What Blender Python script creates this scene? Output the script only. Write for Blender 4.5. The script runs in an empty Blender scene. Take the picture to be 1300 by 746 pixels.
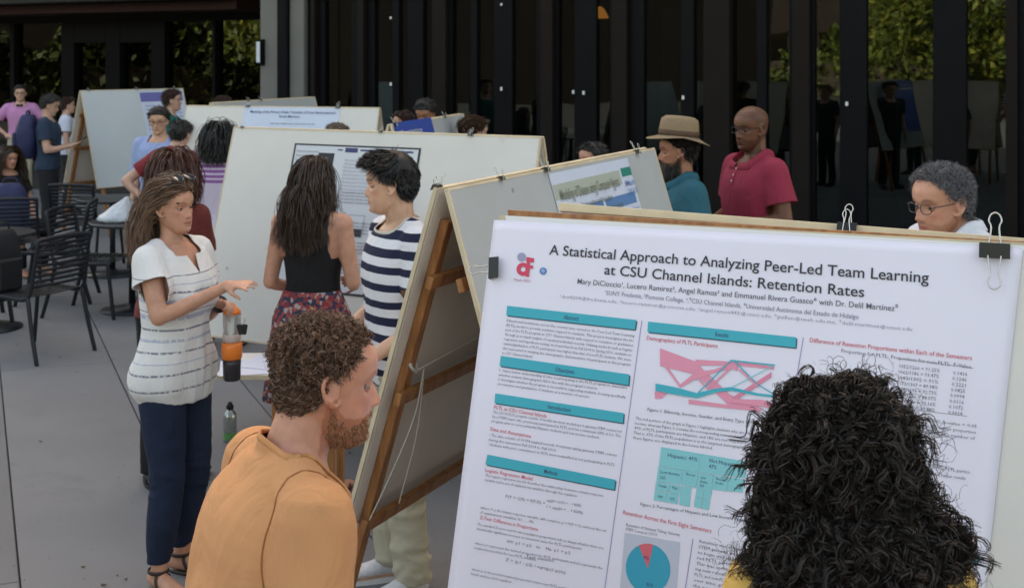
import bpy, bmesh, math, random
import numpy as np
from mathutils import Vector, Matrix, noise
R = math.radians
random.seed(7); rng = np.random.default_rng(7)
sc = bpy.context.scene
col = sc.collection

# ------------------------------------------------------------------ camera
EYE = 2.1            # metres above the patio
FPX = 1600.0         # focal length in photograph pixels (photo is 1300 wide)
cam = bpy.data.cameras.new('camera'); camo = bpy.data.objects.new('camera', cam); col.objects.link(camo)
camo.location = (0, 0, EYE); camo.rotation_euler = (R(90), 0, 0)
cam.sensor_width = 36; cam.lens = 36 * FPX / 1300
cam.shift_y = -(373 - 72) / 1300
cam.clip_start = 0.05; cam.clip_end = 2000
sc.camera = camo
cam.dof.use_dof = True; cam.dof.focus_distance = 2.9; cam.dof.aperture_fstop = 9.0
# ------------------------------------------------------------------ light
sc.view_settings.view_transform = 'Standard'; sc.view_settings.look = 'None'
sc.view_settings.gamma = 1; sc.view_settings.use_curve_mapping = False
sc.view_settings.exposure = 2.0
SUN_EL, SUN_AZ = R(40), R(12)          # sun stands behind the building
w = bpy.data.worlds.new('World'); sc.world = w; w.use_nodes = True
nt = w.node_tree; sky = nt.nodes.new('ShaderNodeTexSky'); sky.sky_type = 'NISHITA'
sky.sun_disc = False; sky.dust_density = 3.0; sky.air_density = 1.0; sky.ozone_density = .6; sky.sun_elevation = SUN_EL; sky.sun_rotation = SUN_AZ
bg = nt.nodes['Background']; wm_ = nt.nodes.new('ShaderNodeMix'); wm_.data_type = 'RGBA'; wm_.blend_type = 'MULTIPLY'; wm_.inputs[0].default_value = 1; wm_.inputs[7].default_value = (1.26, 1.0, .71, 1)   # hazy, nearly white sky
nt.links.new(sky.outputs[0], wm_.inputs[6]); nt.links.new(wm_.outputs[2], bg.inputs[0]); bg.inputs[1].default_value = 0.15
sl = bpy.data.lights.new('sun', 'SUN'); sl.energy = 4.0; sl.angle = R(0.5); sl.color = (1, .94, .85)
so = bpy.data.objects.new('sun', sl); col.objects.link(so); so.location = (0, 0, 30)
sdir = Vector((math.sin(SUN_AZ) * math.cos(SUN_EL), math.cos(SUN_AZ) * math.cos(SUN_EL), math.sin(SUN_EL)))
so.rotation_euler = sdir.to_track_quat('Z', 'Y').to_euler()
sc.cycles.max_bounces = 6; sc.cycles.diffuse_bounces = 3; sc.cycles.glossy_bounces = 3
sc.cycles.transmission_bounces = 5; sc.cycles.transparent_max_bounces = 8
sc.cycles.use_denoising = True

def at(px, py, Y): return Vector(((px - 650) / FPX * Y, Y, EYE - (py - 72) / FPX * Y))

# ------------------------------------------------------------------ materials
MATS = {}
def mat(name, color=(.5, .5, .5), rough=.6, metal=0., noise_amt=0., noise_scale=20., bump=0., bump_scale=60., attr=False, spec=.5,
        emis=None, sheen=0., sss=0., trans=0., ior=1.45, dist=.002, coat=0.):
    if name in MATS: return MATS[name]
    m = bpy.data.materials.new(name); MATS[name] = m; m.use_nodes = True
    n = m.node_tree.nodes; l = m.node_tree.links; b = n['Principled BSDF']
    b.inputs['Roughness'].default_value = rough; b.inputs['Metallic'].default_value = metal
    b.inputs['Specular IOR Level'].default_value = spec; b.inputs['IOR'].default_value = ior
    b.inputs['Sheen Weight'].default_value = sheen; b.inputs['Transmission Weight'].default_value = trans
    b.inputs['Coat Weight'].default_value = coat
    if sss: b.inputs['Subsurface Weight'].default_value = sss; b.inputs['Subsurface Scale'].default_value = .01; b.inputs['Subsurface Radius'].default_value = (1, .35, .2)
    c = tuple(color) + (1,)
    b.inputs['Base Color'].default_value = c
    tc = n.new('ShaderNodeTexCoord'); cur = None
    if noise_amt:
        nz = n.new('ShaderNodeTexNoise'); nz.inputs['Scale'].default_value = noise_scale; nz.inputs['Detail'].default_value = 6
        l.new(tc.outputs['Object'], nz.inputs['Vector'])
        mr = n.new('ShaderNodeMapRange'); mr.inputs['From Min'].default_value = .25; mr.inputs['From Max'].default_value = .75
        mr.inputs['To Min'].default_value = 1 - noise_amt; mr.inputs['To Max'].default_value = 1 + noise_amt
        l.new(nz.outputs[0], mr.inputs['Value'])
        mx = n.new('ShaderNodeMix'); mx.data_type = 'RGBA'; mx.blend_type = 'MULTIPLY'; mx.inputs[0].default_value = 1
        mx.inputs[6].default_value = c; l.new(mr.outputs[0], mx.inputs[7]); cur = mx.outputs[2]
    if attr:
        a = n.new('ShaderNodeAttribute'); a.attribute_name = 'tint'
        mx = n.new('ShaderNodeMix'); mx.data_type = 'RGBA'; mx.blend_type = 'MULTIPLY'; mx.inputs[0].default_value = 1
        if cur: l.new(cur, mx.inputs[6])
        else: mx.inputs[6].default_value = c
        l.new(a.outputs['Color'], mx.inputs[7]); cur = mx.outputs[2]
    if cur: l.new(cur, b.inputs['Base Color'])
    if bump:
        bz = n.new('ShaderNodeTexNoise'); bz.inputs['Scale'].default_value = bump_scale; bz.inputs['Detail'].default_value = 5
        l.new(tc.outputs['Object'], bz.inputs['Vector'])
        bp = n.new('ShaderNodeBump'); bp.inputs['Strength'].default_value = bump; bp.inputs['Distance'].default_value = dist
        l.new(bz.outputs[0], bp.inputs['Height']); l.new(bp.outputs[0], b.inputs['Normal'])
    if emis: b.inputs['Emission Color'].default_value = tuple(emis[0]) + (1,); b.inputs['Emission Strength'].default_value = emis[1]
    return m

# ------------------------------------------------------------------ objects
def link_mesh(name, verts, faces, m, parent=None, smooth=True, tint=None):
    me = bpy.data.meshes.new(name)
    if isinstance(verts, np.ndarray): verts = verts.tolist()
    me.from_pydata(verts, [], faces); 
    if m: me.materials.append(m)
    if smooth: me.shade_smooth()
    if tint is not None:
        a = me.color_attributes.new('tint', 'FLOAT_COLOR', 'POINT')
        t = np.ones((len(me.vertices), 4), dtype=np.float32); t[:, :3] = tint; a.data.foreach_set('color', t.ravel())
    o = bpy.data.objects.new(name, me); col.objects.link(o)
    if parent: o.parent = parent
    return o
def tag(o, label=None, cat=None, group=None, kind=None):
    if label: o['label'] = label
    if cat: o['category'] = cat
    if group: o['group'] = group
    if kind: o['kind'] = kind
    return o
def empty(name, loc=(0, 0, 0), rz=0):
    o = bpy.data.objects.new(name, None); col.objects.link(o); o.location = loc; o.rotation_euler = (0, 0, rz); o.empty_display_size = .1
    return o
def copy_tree(o, parent=None):
    c = o.copy(); col.objects.link(c)
    if parent is not None: c.parent = parent
    for ch in list(o.children): copy_tree(ch, c)
    return c

def catmull(P, sub):
    P = [np.array(p, float) for p in P]
    if len(P) < 3 or sub <= 1: 
        if len(P) == 2 and sub > 1: return [P[0] + (P[1] - P[0]) * t / sub for t in range(sub + 1)]
        return P
    Q = [2 * P[0] - P[1]] + P + [2 * P[-1] - P[-2]]; out = []
    for i in range(1, len(Q) - 2):
        a, b, c, d = Q[i - 1:i + 3]
        for j in range(sub):
            t = j / sub
            out.append(.5 * (2 * b + (c - a) * t + (2 * a - 5 * b + 4 * c - d) * t * t + (3 * b - a - 3 * c + d) * t ** 3))
    out.append(P[-1]); return out

class Geo:
    def __init__(s): s.v = []; s.f = []
    def add(s, V, F):
        k = len(s.v); s.v += [tuple(p) for p in V]; s.f += [tuple(i + k for i in f) for f in F]; return s
    def box(s, c, d, M=None, taper=1.):
        c = np.array(c, float); h = np.array(d, float) / 2
        P = [c + h * np.array(q) * (np.array([taper, taper, 1]) if q[2] > 0 else 1) for q in ((-1, -1, -1), (1, -1, -1), (1, 1, -1), (-1, 1, -1), (-1, -1, 1), (1, -1, 1), (1, 1, 1), (-1, 1, 1))]
        if M is not None: P = [M @ Vector(p) for p in P]
        return s.add(P, [(0, 3, 2, 1), (4, 5, 6, 7), (0, 1, 5, 4), (1, 2, 6, 5), (2, 3, 7, 6), (3, 0, 4, 7)])
    def beam(s, a, b, w, t, up=(0, 0, 1)):
        a = Vector(a); b = Vector(b); d = (b - a); L = d.length; d.normalize()
        x = d.cross(Vector(up)); 
        if x.length < 1e-4: x = d.cross(Vector((1, 0, 0)))
        x.normalize(); y = x.cross(d)
        M = Matrix((( x.x, y.x, d.x, a.x), (x.y, y.y, d.y, a.y), (x.z, y.z, d.z, a.z), (0, 0, 0, 1)))
        return s.box((0, 0, L / 2), (w, t, L), M)
    def rings(s, rings, cap=True, closed=False):
        n = len(rings[0]); V = [p for r in rings for p in r]; F = []
        m = len(rings)
        for i in range(m - 1 + (1 if closed else 0)):
            for j in range(n):
                a = i * n + j; b = i * n + (j + 1) % n; c = ((i + 1) % m) * n + (j + 1) % n; d = ((i + 1) % m) * n + j
                F.append((a, b, c, d))
        if cap and not closed: F.append(tuple(range(n))[::-1]); F.append(tuple((m - 1) * n + j for j in range(n)))
        return s.add(V, F)
    def tube(s, pts, ru, rv=None, up=(0, 0, 1), n=12, sub=4, cap='round', closed=False):
        """smooth tube; ru/rv radii per point (u = across 'up', v = along 'up')"""
        k = len(pts)
        ru = [ru] * k if np.isscalar(ru) else list(ru); rv = ru if rv is None else ([rv] * k if np.isscalar(rv) else list(rv))
        P = catmull([list(p) + [a, b] for p, a, b in zip(pts, ru, rv)], sub) if not closed else [np.array(list(p) + [a, b]) for p, a, b in zip(pts, ru, rv)]
        up = np.array(up, float); rr = []; m = len(P)
        if not closed:
            ov = P[-1][:3] - P[0][:3]; ov = ov / (np.linalg.norm(ov) + 1e-9)
            if abs(ov.dot(up)) > .8: up = np.array([0, 1., 0]) if abs(ov[1]) < .8 else np.array([1., 0, 0])
        for i, q in enumerate(P):
            if closed: t = P[(i + 1) % m][:3] - P[i - 1][:3]
            else: t = P[min(i + 1, m - 1)][:3] - P[max(i - 1, 0)][:3]
            t = t / (np.linalg.norm(t) + 1e-9)
            x = np.cross(t, up)
            if np.linalg.norm(x) < .05: x = np.cross(t, np.array([.3, 1, .2]))
            x /= np.linalg.norm(x); y = np.cross(x, t)
            rr.append((q[:3], x, y, t, q[3], q[4]))
        th = [2 * math.pi * j / n for j in range(n)]
        def ring(c, x, y, a, b): return [tuple(c + x * a * math.cos(h) + y * b * math.sin(h)) for h in th]
        out = []
        if cap == 'round' and not closed:
            c, x, y, t, a, b = rr[0]; e = min(a, b)
            for fr in (.25, .6, .87): out.append(ring(c - t * e * math.sqrt(1 - fr * fr), x, y, a * fr, b * fr))
        for c, x, y, t, a, b in rr: out.append(ring(c, x, y, a, b))
        if cap == 'round' and not closed:
            c, x, y, t, a, b = rr[-1]; e = min(a, b)
            for fr in (.87, .6, .25): out.append(ring(c + t * e * math.sqrt(1 - fr * fr), x, y, a * fr, b * fr))
        return s.rings(out, cap=True, closed=closed)
    def ell(s, c, r, M=None, n=14, m=9):
        out = []
        for i in range(1, m):
            p = math.pi * i / m
            out.append([(c[0] + r[0] * math.sin(p) * math.cos(2 * math.pi * j / n), c[1] + r[1] * math.sin(p) * math.sin(2 * math.pi * j / n), c[2] - r[2] * math.cos(p)) for j in range(n)])
        if M is not None: out = [[tuple(M @ Vector(q)) for q in rg] for rg in out]
        return s.rings(out)
    def lathe(s, prof, n=24, c=(0, 0, 0), cap=True):
        return s.rings([[(c[0] + r * math.cos(2 * math.pi * j / n), c[1] + r * math.sin(2 * math.pi * j / n), c[2] + z) for j in range(n)] for r, z in prof], cap=cap)
    def xf(s, M): s.v = [tuple(M @ Vector(p)) for p in s.v]; return s
    def build(s, name, m, parent=None, smooth=False, bevel=0, tint=None):
        o = link_mesh(name, s.v, s.f, m, parent, smooth, tint)
        if bevel:
            b = o.modifiers.new('bevel', 'BEVEL'); b.width = bevel; b.segments = 1; b.limit_method = 'ANGLE'
        return o

def remesh(geo, voxel, smooth=2):
    me = bpy.data.meshes.new('tmp'); me.from_pydata(geo.v, [], geo.f)
    bm = bmesh.new(); bm.from_mesh(me); bmesh.ops.recalc_face_normals(bm, faces=bm.faces); bm.to_mesh(me); bm.free()
    o = bpy.data.objects.new('tmp', me); col.objects.link(o)
    r = o.modifiers.new('r', 'REMESH'); r.mode = 'VOXEL'; r.voxel_size = voxel; r.use_smooth_shade = True; r.adaptivity = .012 if voxel >= .0088 else 0
    if smooth: sm = o.modifiers.new('s', 'SMOOTH'); sm.factor = .5; sm.iterations = smooth
    dg = bpy.context.evaluated_depsgraph_get(); ev = o.evaluated_get(dg); m2 = ev.to_mesh()
    V = np.empty(len(m2.vertices) * 3); m2.vertices.foreach_get('co', V); V = V.reshape(-1, 3)
    F = [tuple(p.vertices) for p in m2.polygons]
    ev.to_mesh_clear(); bpy.data.objects.remove(o); bpy.data.meshes.remove(me)
    return V, F
# ------------------------------------------------------------------ heads
HS = np.array([ # z, front y, back y, half width
 (-.004,.050,.020,.012),(.004,.070,.004,.026),(.014,.081,-.014,.037),(.028,.085,-.034,.047),(.045,.085,-.056,.055),(.065,.087,-.074,.062),
 (.085,.084,-.086,.067),(.105,.083,-.093,.0715),(.120,.081,-.097,.0735),(.137,.088,-.101,.076),(.158,.090,-.103,.0775),
 (.180,.083,-.099,.0755),(.200,.068,-.086,.067),(.216,.048,-.066,.053),(.228,.024,-.042,.034),(.2345,.004,-.018,.014)])
def smoothinterp(x, xs, ys):
    i = np.clip(np.searchsorted(xs, x) - 1, 0, len(xs) - 2)
    h = xs[i + 1] - xs[i]; t = np.clip((x - xs[i]) / h, 0, 1)
    m = np.gradient(ys, xs)
    return (2*t**3-3*t**2+1)*ys[i] + (t**3-2*t**2+t)*h*m[i] + (-2*t**3+3*t**2)*ys[i+1] + (t**3-t**2)*h*m[i+1]
def head_grid(nz=72, nt=96, p={}):
    u = np.linspace(0, 1, nz); z = -.004 + .2385 * (.5 - .5 * np.cos(math.pi * (u * .94 + .03)))
    f = smoothinterp(z, HS[:, 0], HS[:, 1]); b = smoothinterp(z, HS[:, 0], HS[:, 2]); hw = smoothinterp(z, HS[:, 0], HS[:, 3]) * p.get('w', 1)
    th = np.linspace(0, 2 * math.pi, nt, endpoint=False)
    Z, T = np.meshgrid(z, th, indexing='ij'); Fm = f[:, None]; B = b[:, None]; W = hw[:, None]
    c = (Fm + B) / 2 * .9
    e = 2 / 2.25
    cx = np.sign(np.cos(T)) * np.abs(np.cos(T)) ** e; sy = np.sign(np.sin(T)) * np.abs(np.sin(T)) ** e
    X = W * cx; Y = np.where(sy > 0, c + (Fm - c) * sy, c + (c - B) * sy)
    fr = np.clip((Y - .035) / .035, 0, 1); G = lambda a, s: np.exp(-(a / s) ** 2)
    D = np.zeros_like(Y)
    for s in (-1, 1):
        D -= .013 * G(X - s * .031, .017) * G(Z - .117, .013)           # sockets
        D += .004 * G(X - s * .028, .022) * G(Z - .137, .007)           # brow
        D += .004 * G(X - s * .046, .016) * G(Z - .096, .014)           # cheekbone
        D += .0085 * G(X - s * .0125, .0065) * G(Z - .0795, .0065)      # nostril wing
        D -= .003 * G(X - s * .027, .006) * G(Z - .062, .012)           # fold
    ns = p.get('nose', 1)
    zz = np.array([.058, .068, .073, .078, .084, .090, .100, .112, .124, .134, .15]); pr = np.array([0, .001, .010, .021, .0245, .022, .0165, .0105, .005, .002, 0]) * ns
    wd = np.array([.006, .008, .010, .0105, .0095, .0085, .008, .008, .009, .011, .012])
    D += np.interp(Z, zz, pr) * G(X, np.interp(Z, zz, wd))
    D += .0055 * G(X, .021) * G(Z - .0565, .0042) + .0062 * G(X, .019) * G(Z - .0450, .005) - .0045 * G(X, .024) * G(Z - .0512, .0022)
    D -= .003 * G(X, .02) * G(Z - .035, .006); D += .006 * G(X, .018) * G(Z - .018, .010) * p.get('chin', 1)
    Y = Y + D * fr
    return np.stack([X, Y, Z], -1)
HG = head_grid()
def grid_normals(G):
    du = np.gradient(G, axis=0); dt = np.roll(G, -1, 1) - np.roll(G, 1, 1)
    n = np.cross(dt, du); n /= np.linalg.norm(n, axis=-1, keepdims=True) + 1e-9
    return n
HN = grid_normals(HG)
if (HN[36, 0] * np.array([1, 0, 0])).sum() < 0: HN = -HN
def ears(g, M, sc_=1.):
    for s in (-1, 1):
        P = [(.073, .012, .088), (.078, .002, .083), (.083, -.012, .094), (.088, -.022, .112), (.089, -.022, .130), (.084, -.008, .139), (.078, .006, .132), (.073, .010, .118)]
        pts = [tuple(M @ Vector((s * x, y, z))) for x, y, z in P]
        up = M.to_3x3() @ Vector((1, 0, 0))
        g.tube(pts, [.004, .006, .0055, .0045, .0045, .0045, .004, .003], n=8, sub=3, up=tuple(up))
        # the shell of the ear
        g.ell((0, 0, 0), (.0045, .017, .026), M @ Matrix.Translation((s * .0785, -.005, .112)) @ Matrix.Rotation(s * R(-24), 4, 'Z'), n=12, m=8)
def head_geo(M, p={}):
    G = head_grid(p=p) if p else HG
    V = G.reshape(-1, 3); g = Geo()
    nz, nt = G.shape[:2]; rows = [[tuple(M @ Vector(G[i, j])) for j in range(nt)] for i in range(nz)]
    g.rings(rows); ears(g, M)
    return g
def hand(g, wrist, d, nrm, side, curl=.35, spread=.16, fcurl=None, k=1., pinch=False):
    """palm + 4 fingers + thumb; d = pointing direction, nrm = direction the palm faces, side=+1 right hand"""
    w = np.array(wrist, float); d = np.array(d, float); d /= np.linalg.norm(d)
    nr = np.array(nrm, float); nr -= d * nr.dot(d); nr /= np.linalg.norm(nr)
    tside = np.cross(d, nr) * side * -1      # towards the thumb
    g.tube([w - d * .02 * k, w + d * .02 * k, w + d * .055 * k, w + d * .088 * k], [.025 * k, .030 * k, .038 * k, .037 * k], [.018 * k, .016 * k, .014 * k, .011 * k], up=tuple(nr), n=14, sub=3)
    L = (.072, .080, .074, .058); X = (.028, .010, -.009, -.027)
    for i in range(4):
        c = curl if fcurl is None else fcurl[i]
        b = w + d * (.082 if i in (1, 2) else .077) * k + tside * X[i] * k
        dd = d + tside * (X[i] / .03) * spread; dd /= np.linalg.norm(dd)
        pts = [b - d * .015 * k, b]; ang = 0
        for sgl, fr in ((.45, .7), (.30, 1.1), (.25, .8)):
            ang += c * fr; v = dd * math.cos(ang) + nr * math.sin(ang)
            pts.append(pts[-1] + v * L[i] * sgl * k)
        g.tube(pts, [.0095 * k, .0092 * k, .0082 * k, .0076 * k, .0062 * k], n=9, sub=2)
    b = w + d * .022 * k + tside * .024 * k + nr * .006 * k
    a = .75 if not pinch else .45
    v1 = d * math.cos(a) + tside * math.sin(a) * .85 + nr * (.28 + curl * .5); v1 /= np.linalg.norm(v1)
    v2 = d * math.cos(a * .5) + tside * math.sin(a * .5) * .6 + nr * (.35 + curl * .7); v2 /= np.linalg.norm(v2)
    g.tube([b - d * .01 * k, b + v1 * .038 * k, b + v1 * .038 * k + v2 * .030 * k, b + v1 * .038 * k + v2 * .052 * k], [.015 * k, .0115 * k, .0098 * k, .0078 * k], n=9, sub=2)

# ------------------------------------------------------------------ hair
def strand_mesh(name, paths, rad, m, parent, sides=2, tint=None, taper=.35, jitter=.25):
    """paths N x M x 3 -> one mesh of thin tubes"""
    N, Mn, _ = paths.shape
    t = np.gradient(paths, axis=1); t /= np.linalg.norm(t, axis=-1, keepdims=True) + 1e-9
    ref = rng.normal(size=(N, 1, 3)); a = np.cross(t, ref); a /= np.linalg.norm(a, axis=-1, keepdims=True) + 1e-9; b = np.cross(t, a)
    s = np.linspace(0, 1, Mn); rr = rad * (1 - (1 - taper) * s ** 2)[None, :, None] * (1 + jitter * rng.uniform(-1, 1, (N, 1, 1)))
    if sides == 2: offs = [a * rr * 1.15, -a * rr * 1.15]
    else: offs = [(a * math.cos(2 * math.pi * q / sides) + b * math.sin(2 * math.pi * q / sides)) * rr for q in range(sides)]
    V = np.stack([paths + o for o in offs], 2).reshape(-1, 3)     # N,M,sides
    base = (np.arange(N)[:, None] * Mn + np.arange(Mn - 1)[None, :]).reshape(-1) * sides
    F = []
    for q in range(sides if sides > 2 else 1):
        q2 = (q + 1) % sides
        F.append(np.stack([base + q, base + q2, base + sides + q2, base + sides + q], 1))
    F = np.concatenate(F)
    me = bpy.data.meshes.new(name); nf = len(F)
    me.vertices.add(len(V)); me.vertices.foreach_set('co', V.astype(np.float32).ravel())
    me.loops.add(nf * 4); me.loops.foreach_set('vertex_index', F.astype(np.int32).ravel())
    me.polygons.add(nf); me.polygons.foreach_set('loop_start', np.arange(0, nf * 4, 4, dtype=np.int32)); 
    me.update(calc_edges=True); me.materials.append(m); me.shade_smooth()
    tv = np.ones((N, Mn, sides, 4), np.float32)
    tt = rng.uniform(.55, 1.45, (N, 1, 1, 1)) if tint is None else tint[:, None, None, :]
    tv[..., :3] *= tt
    a_ = me.color_attributes.new('tint', 'FLOAT_COLOR', 'POINT'); a_.data.foreach_set('color', tv.ravel())
    o = bpy.data.objects.new(name, me); col.objects.link(o); o.parent = parent
    return o
def clump(paths, n, spread, along=.5):
    """n copies of every path, spread a little: a lock of hair"""
    N, Mn, _ = paths.shape; o = rng.normal(size=(N, n, 1, 3)) * spread; s = np.linspace(1, along, Mn)[None, None, :, None]
    o2 = rng.normal(size=(N, n, 1, 3)) * spread * .8 * (np.linspace(0, 1, Mn) ** 2)[None, None, :, None]
    return (paths[:, None] + o * s + o2).reshape(N * n, Mn, 3)
def hairline(X, Y, Z, recede=0.):
    f = np.interp(Y, [-.11, -.07, -.03, -.012, .012, .03, .055, .08, .10], [.040, .045, .075, .132, .135, .150 + recede * .2, .178 + recede * .6, .190 + recede, .195 + recede])
    return Z > f
def roots_on_head(n, recede=0., region=None):
    out = []; nn = []
    nz, nt = HG.shape[:2]
    while sum(len(o) for o in out) < n:
        i = rng.integers(0, nz - 1, 4 * n); j = rng.integers(0, nt, 4 * n)
        a = rng.random((4 * n, 1)); b = rng.random((4 * n, 1)); j2 = (j + 1) % nt
        p = (HG[i, j] * (1 - a) + HG[i + 1, j] * a) * (1 - b) + (HG[i, j2] * (1 - a) + HG[i + 1, j2] * a) * b
        area = np.linalg.norm(HG[i, j2] - HG[i, j], axis=1) * np.linalg.norm(HG[i + 1, j] - HG[i, j], axis=1)
        k = (rng.random(4 * n) < area / 3.5e-5) & (region(p) if region else hairline(p[:, 0], p[:, 1], p[:, 2], recede))
        out.append(p[k]); nn.append(HN[i, j][k])
    P = np.concatenate(out)[:n]; Nn = np.concatenate(nn)[:n]
    return P, Nn
HCOL = {}
def hair_cap(name, M, thick, m, parent, recede=0., nz_amp=.004, nz_sc=30, region=None, tint=(1, 1, 1)):
    nz, nt = HG.shape[:2]
    ok = region(HG.reshape(-1, 3)).reshape(nz, nt) if region else hairline(HG[..., 0], HG[..., 1], HG[..., 2], recede)
    T = thick if np.isscalar(thick) else np.vectorize(lambda z: np.interp(z, *thick))(HG[..., 2])
    P = HG + HN * (T + 0 * HG[..., 0])[..., None] if not np.isscalar(T) else HG + HN * T
    V = []; idx = -np.ones((nz, nt), int)
    for i in range(nz):
        for j in range(nt):
            if ok[i, j]:
                q = Vector(P[i, j]); q2 = q + Vector(HN[i, j]) * (nz_amp * noise.noise(q * nz_sc))
                idx[i, j] = len(V); V.append(tuple(M @ q2))
    F = []
    for i in range(nz - 1):
        for j in range(nt):
            q = (idx[i, j], idx[i, (j + 1) % nt], idx[i + 1, (j + 1) % nt], idx[i + 1, j])
            if min(q) >= 0: F.append(q)
    top = [idx[nz - 1, j] for j in range(nt)]
    if min(top) >= 0: F.append(tuple(top))
    bc = HCOL.get(m.name, (.02, .02, .02)); m = mat(m.name + '_core', tuple(c * .55 for c in bc), rough=.95, spec=.05, attr=True)
    o = link_mesh(name, V, F, m, parent, True, (1, 1, 1))
    sd = o.modifiers.new('s', 'SOLIDIFY'); sd.thickness = max(.003, (thick if np.isscalar(thick) else .01) * .9); sd.offset = -1
    return o
def grow(P, D, length, nseg, grav=.15, gvec=(0, 0, -1), ells=(), wander=.08, lens=None, gf=None):
    """vectorised strand growth pushed out of ellipsoids (centre, rotation, radii, offset per strand)"""
    N = len(P); p = P.copy(); d = D / (np.linalg.norm(D, axis=1, keepdims=True) + 1e-9); g = np.array(gvec, float)
    L = (np.full((N, 1), length) if lens is None else lens[:, None]) / nseg; out = [p.copy()]
    for k in range(nseg):
        if gf is not None: g = gf(p)
        d = d * (1 - grav) + g * grav + rng.normal(size=(N, 3)) * wander; d /= np.linalg.norm(d, axis=1, keepdims=True) + 1e-9
        q = p + d * L
        for (c, Rm, rad, off) in ells:
            loc = (q - c) @ Rm; e = loc / (rad + (off[:, None] if off is not None else 0)); r = np.linalg.norm(e, axis=1)
            ins = r < 1
            if ins.any():
                loc[ins] = loc[ins] / r[ins][:, None]; q[ins] = (loc[ins] @ Rm.T) + c
        dd = q - p; d = dd / (np.linalg.norm(dd, axis=1, keepdims=True) + 1e-9); p = q; out.append(p.copy())
    return np.stack(out, 1)
def curl(paths, amp, turns, ramp=.15, randamp=.4):
    N, Mn, _ = paths.shape
    t = np.gradient(paths, axis=1); t /= np.linalg.norm(t, axis=-1, keepdims=True) + 1e-9
    ref = rng.normal(size=(N, 1, 3)); a = np.cross(t, ref); a /= np.linalg.norm(a, axis=-1, keepdims=True) + 1e-9; b = np.cross(t, a)
    s = np.linspace(0, 1, Mn)[None, :]; ph = rng.uniform(0, 2 * math.pi, (N, 1)); sg = rng.choice([-1, 1], (N, 1))
    w_ = turns * (1 + rng.uniform(-.3, .3, (N, 1))) * 2 * math.pi * s * sg + ph
    A = amp * (1 + randamp * rng.uniform(-1, 1, (N, 1))) * np.clip(s / ramp, 0, 1)
    return paths + a * (np.cos(w_) * A)[..., None] + b * (np.sin(w_) * A)[..., None]
def to_world(M, P): 
    A = np.array(M); return P @ A[:3, :3].T + A[:3, 3]
def rot(M, D): return D @ np.array(M)[:3, :3].T
def skull(M, s=1.0, off=None):
    A = np.array(M); Rm = A[:3, :3] / np.linalg.norm(A[:3, 0]); k = np.linalg.norm(A[:3, 0])
    c = A[:3, :3] @ np.array([0, -.006, .128]) + A[:3, 3]
    return (c, Rm, np.array([.078, .098, .109]) * k * s, off)
# ------------------------------------------------------------------ people
TORSO_M = [(.80,.12,.085,-.01),(.87,.165,.108,-.015),(.94,.172,.115,-.015),(1.02,.158,.105,-.005),(1.10,.150,.100,0),(1.18,.155,.106,0),(1.27,.168,.114,0),(1.34,.172,.114,-.005),(1.40,.160,.100,-.01),(1.445,.120,.078,-.015),(1.475,.075,.062,-.02)]
TORSO_F = [(.80,.12,.090,-.01),(.86,.168,.112,-.02),(.93,.172,.115,-.018),(1.00,.152,.100,-.005),(1.08,.128,.088,.002),(1.15,.130,.090,.002),(1.23,.142,.104,.010),(1.29,.150,.112,.012),(1.35,.150,.100,0),(1.40,.140,.084,-.01),(1.445,.105,.068,-.015),(1.475,.065,.052,-.02)]
def sel_bisect(bm, co, no, fn):
    """cut away the side of the plane the normal points to, only for faces where fn(center)"""
    fs = [f for f in bm.faces if fn(f.calc_center_median())]
    if not fs: return
    es = {e for f in fs for e in f.edges}; vs = {v for f in fs for v in f.verts}
    bmesh.ops.bisect_plane(bm, geom=list(fs) + list(es) + list(vs), plane_co=co, plane_no=no, clear_outer=False)
    no = Vector(no).normalized(); co = Vector(co)
    dl = [f for f in bm.faces if fn(f.calc_center_median()) and (f.calc_center_median() - co).dot(no) > 1e-5]
    bmesh.ops.delete(bm, geom=dl, context='FACES')
def smooth_edge(bm, it=3):
    for _ in range(it):
        bd = [v for v in bm.verts if v.is_boundary]; new = {}
        for v in bd:
            nb = [e.other_vert(v).co for e in v.link_edges if e.is_boundary]
            if len(nb) == 2: new[v] = v.co * .5 + (nb[0] + nb[1]) * .25
        for v, c in new.items(): v.co = c
def folds(bm, amp, sc_, seed=0, fn=None):
    o = Vector((seed * 7.3, seed * 3.1, seed * 5.7)); bm.normal_update()
    for v in bm.verts:
        p = v.co; q = Vector((p.x * sc_[0], p.y * sc_[1], p.z * sc_[2])) + o
        q += noise.noise_vector(q * .5) * .8
        a = noise.noise(q); a = (1 - abs(a) * 2.2) * .6 + noise.noise(q * 2.1) * .5
        k = fn(p) if fn else 1
        v.co = p + v.normal * a * amp * k
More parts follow.
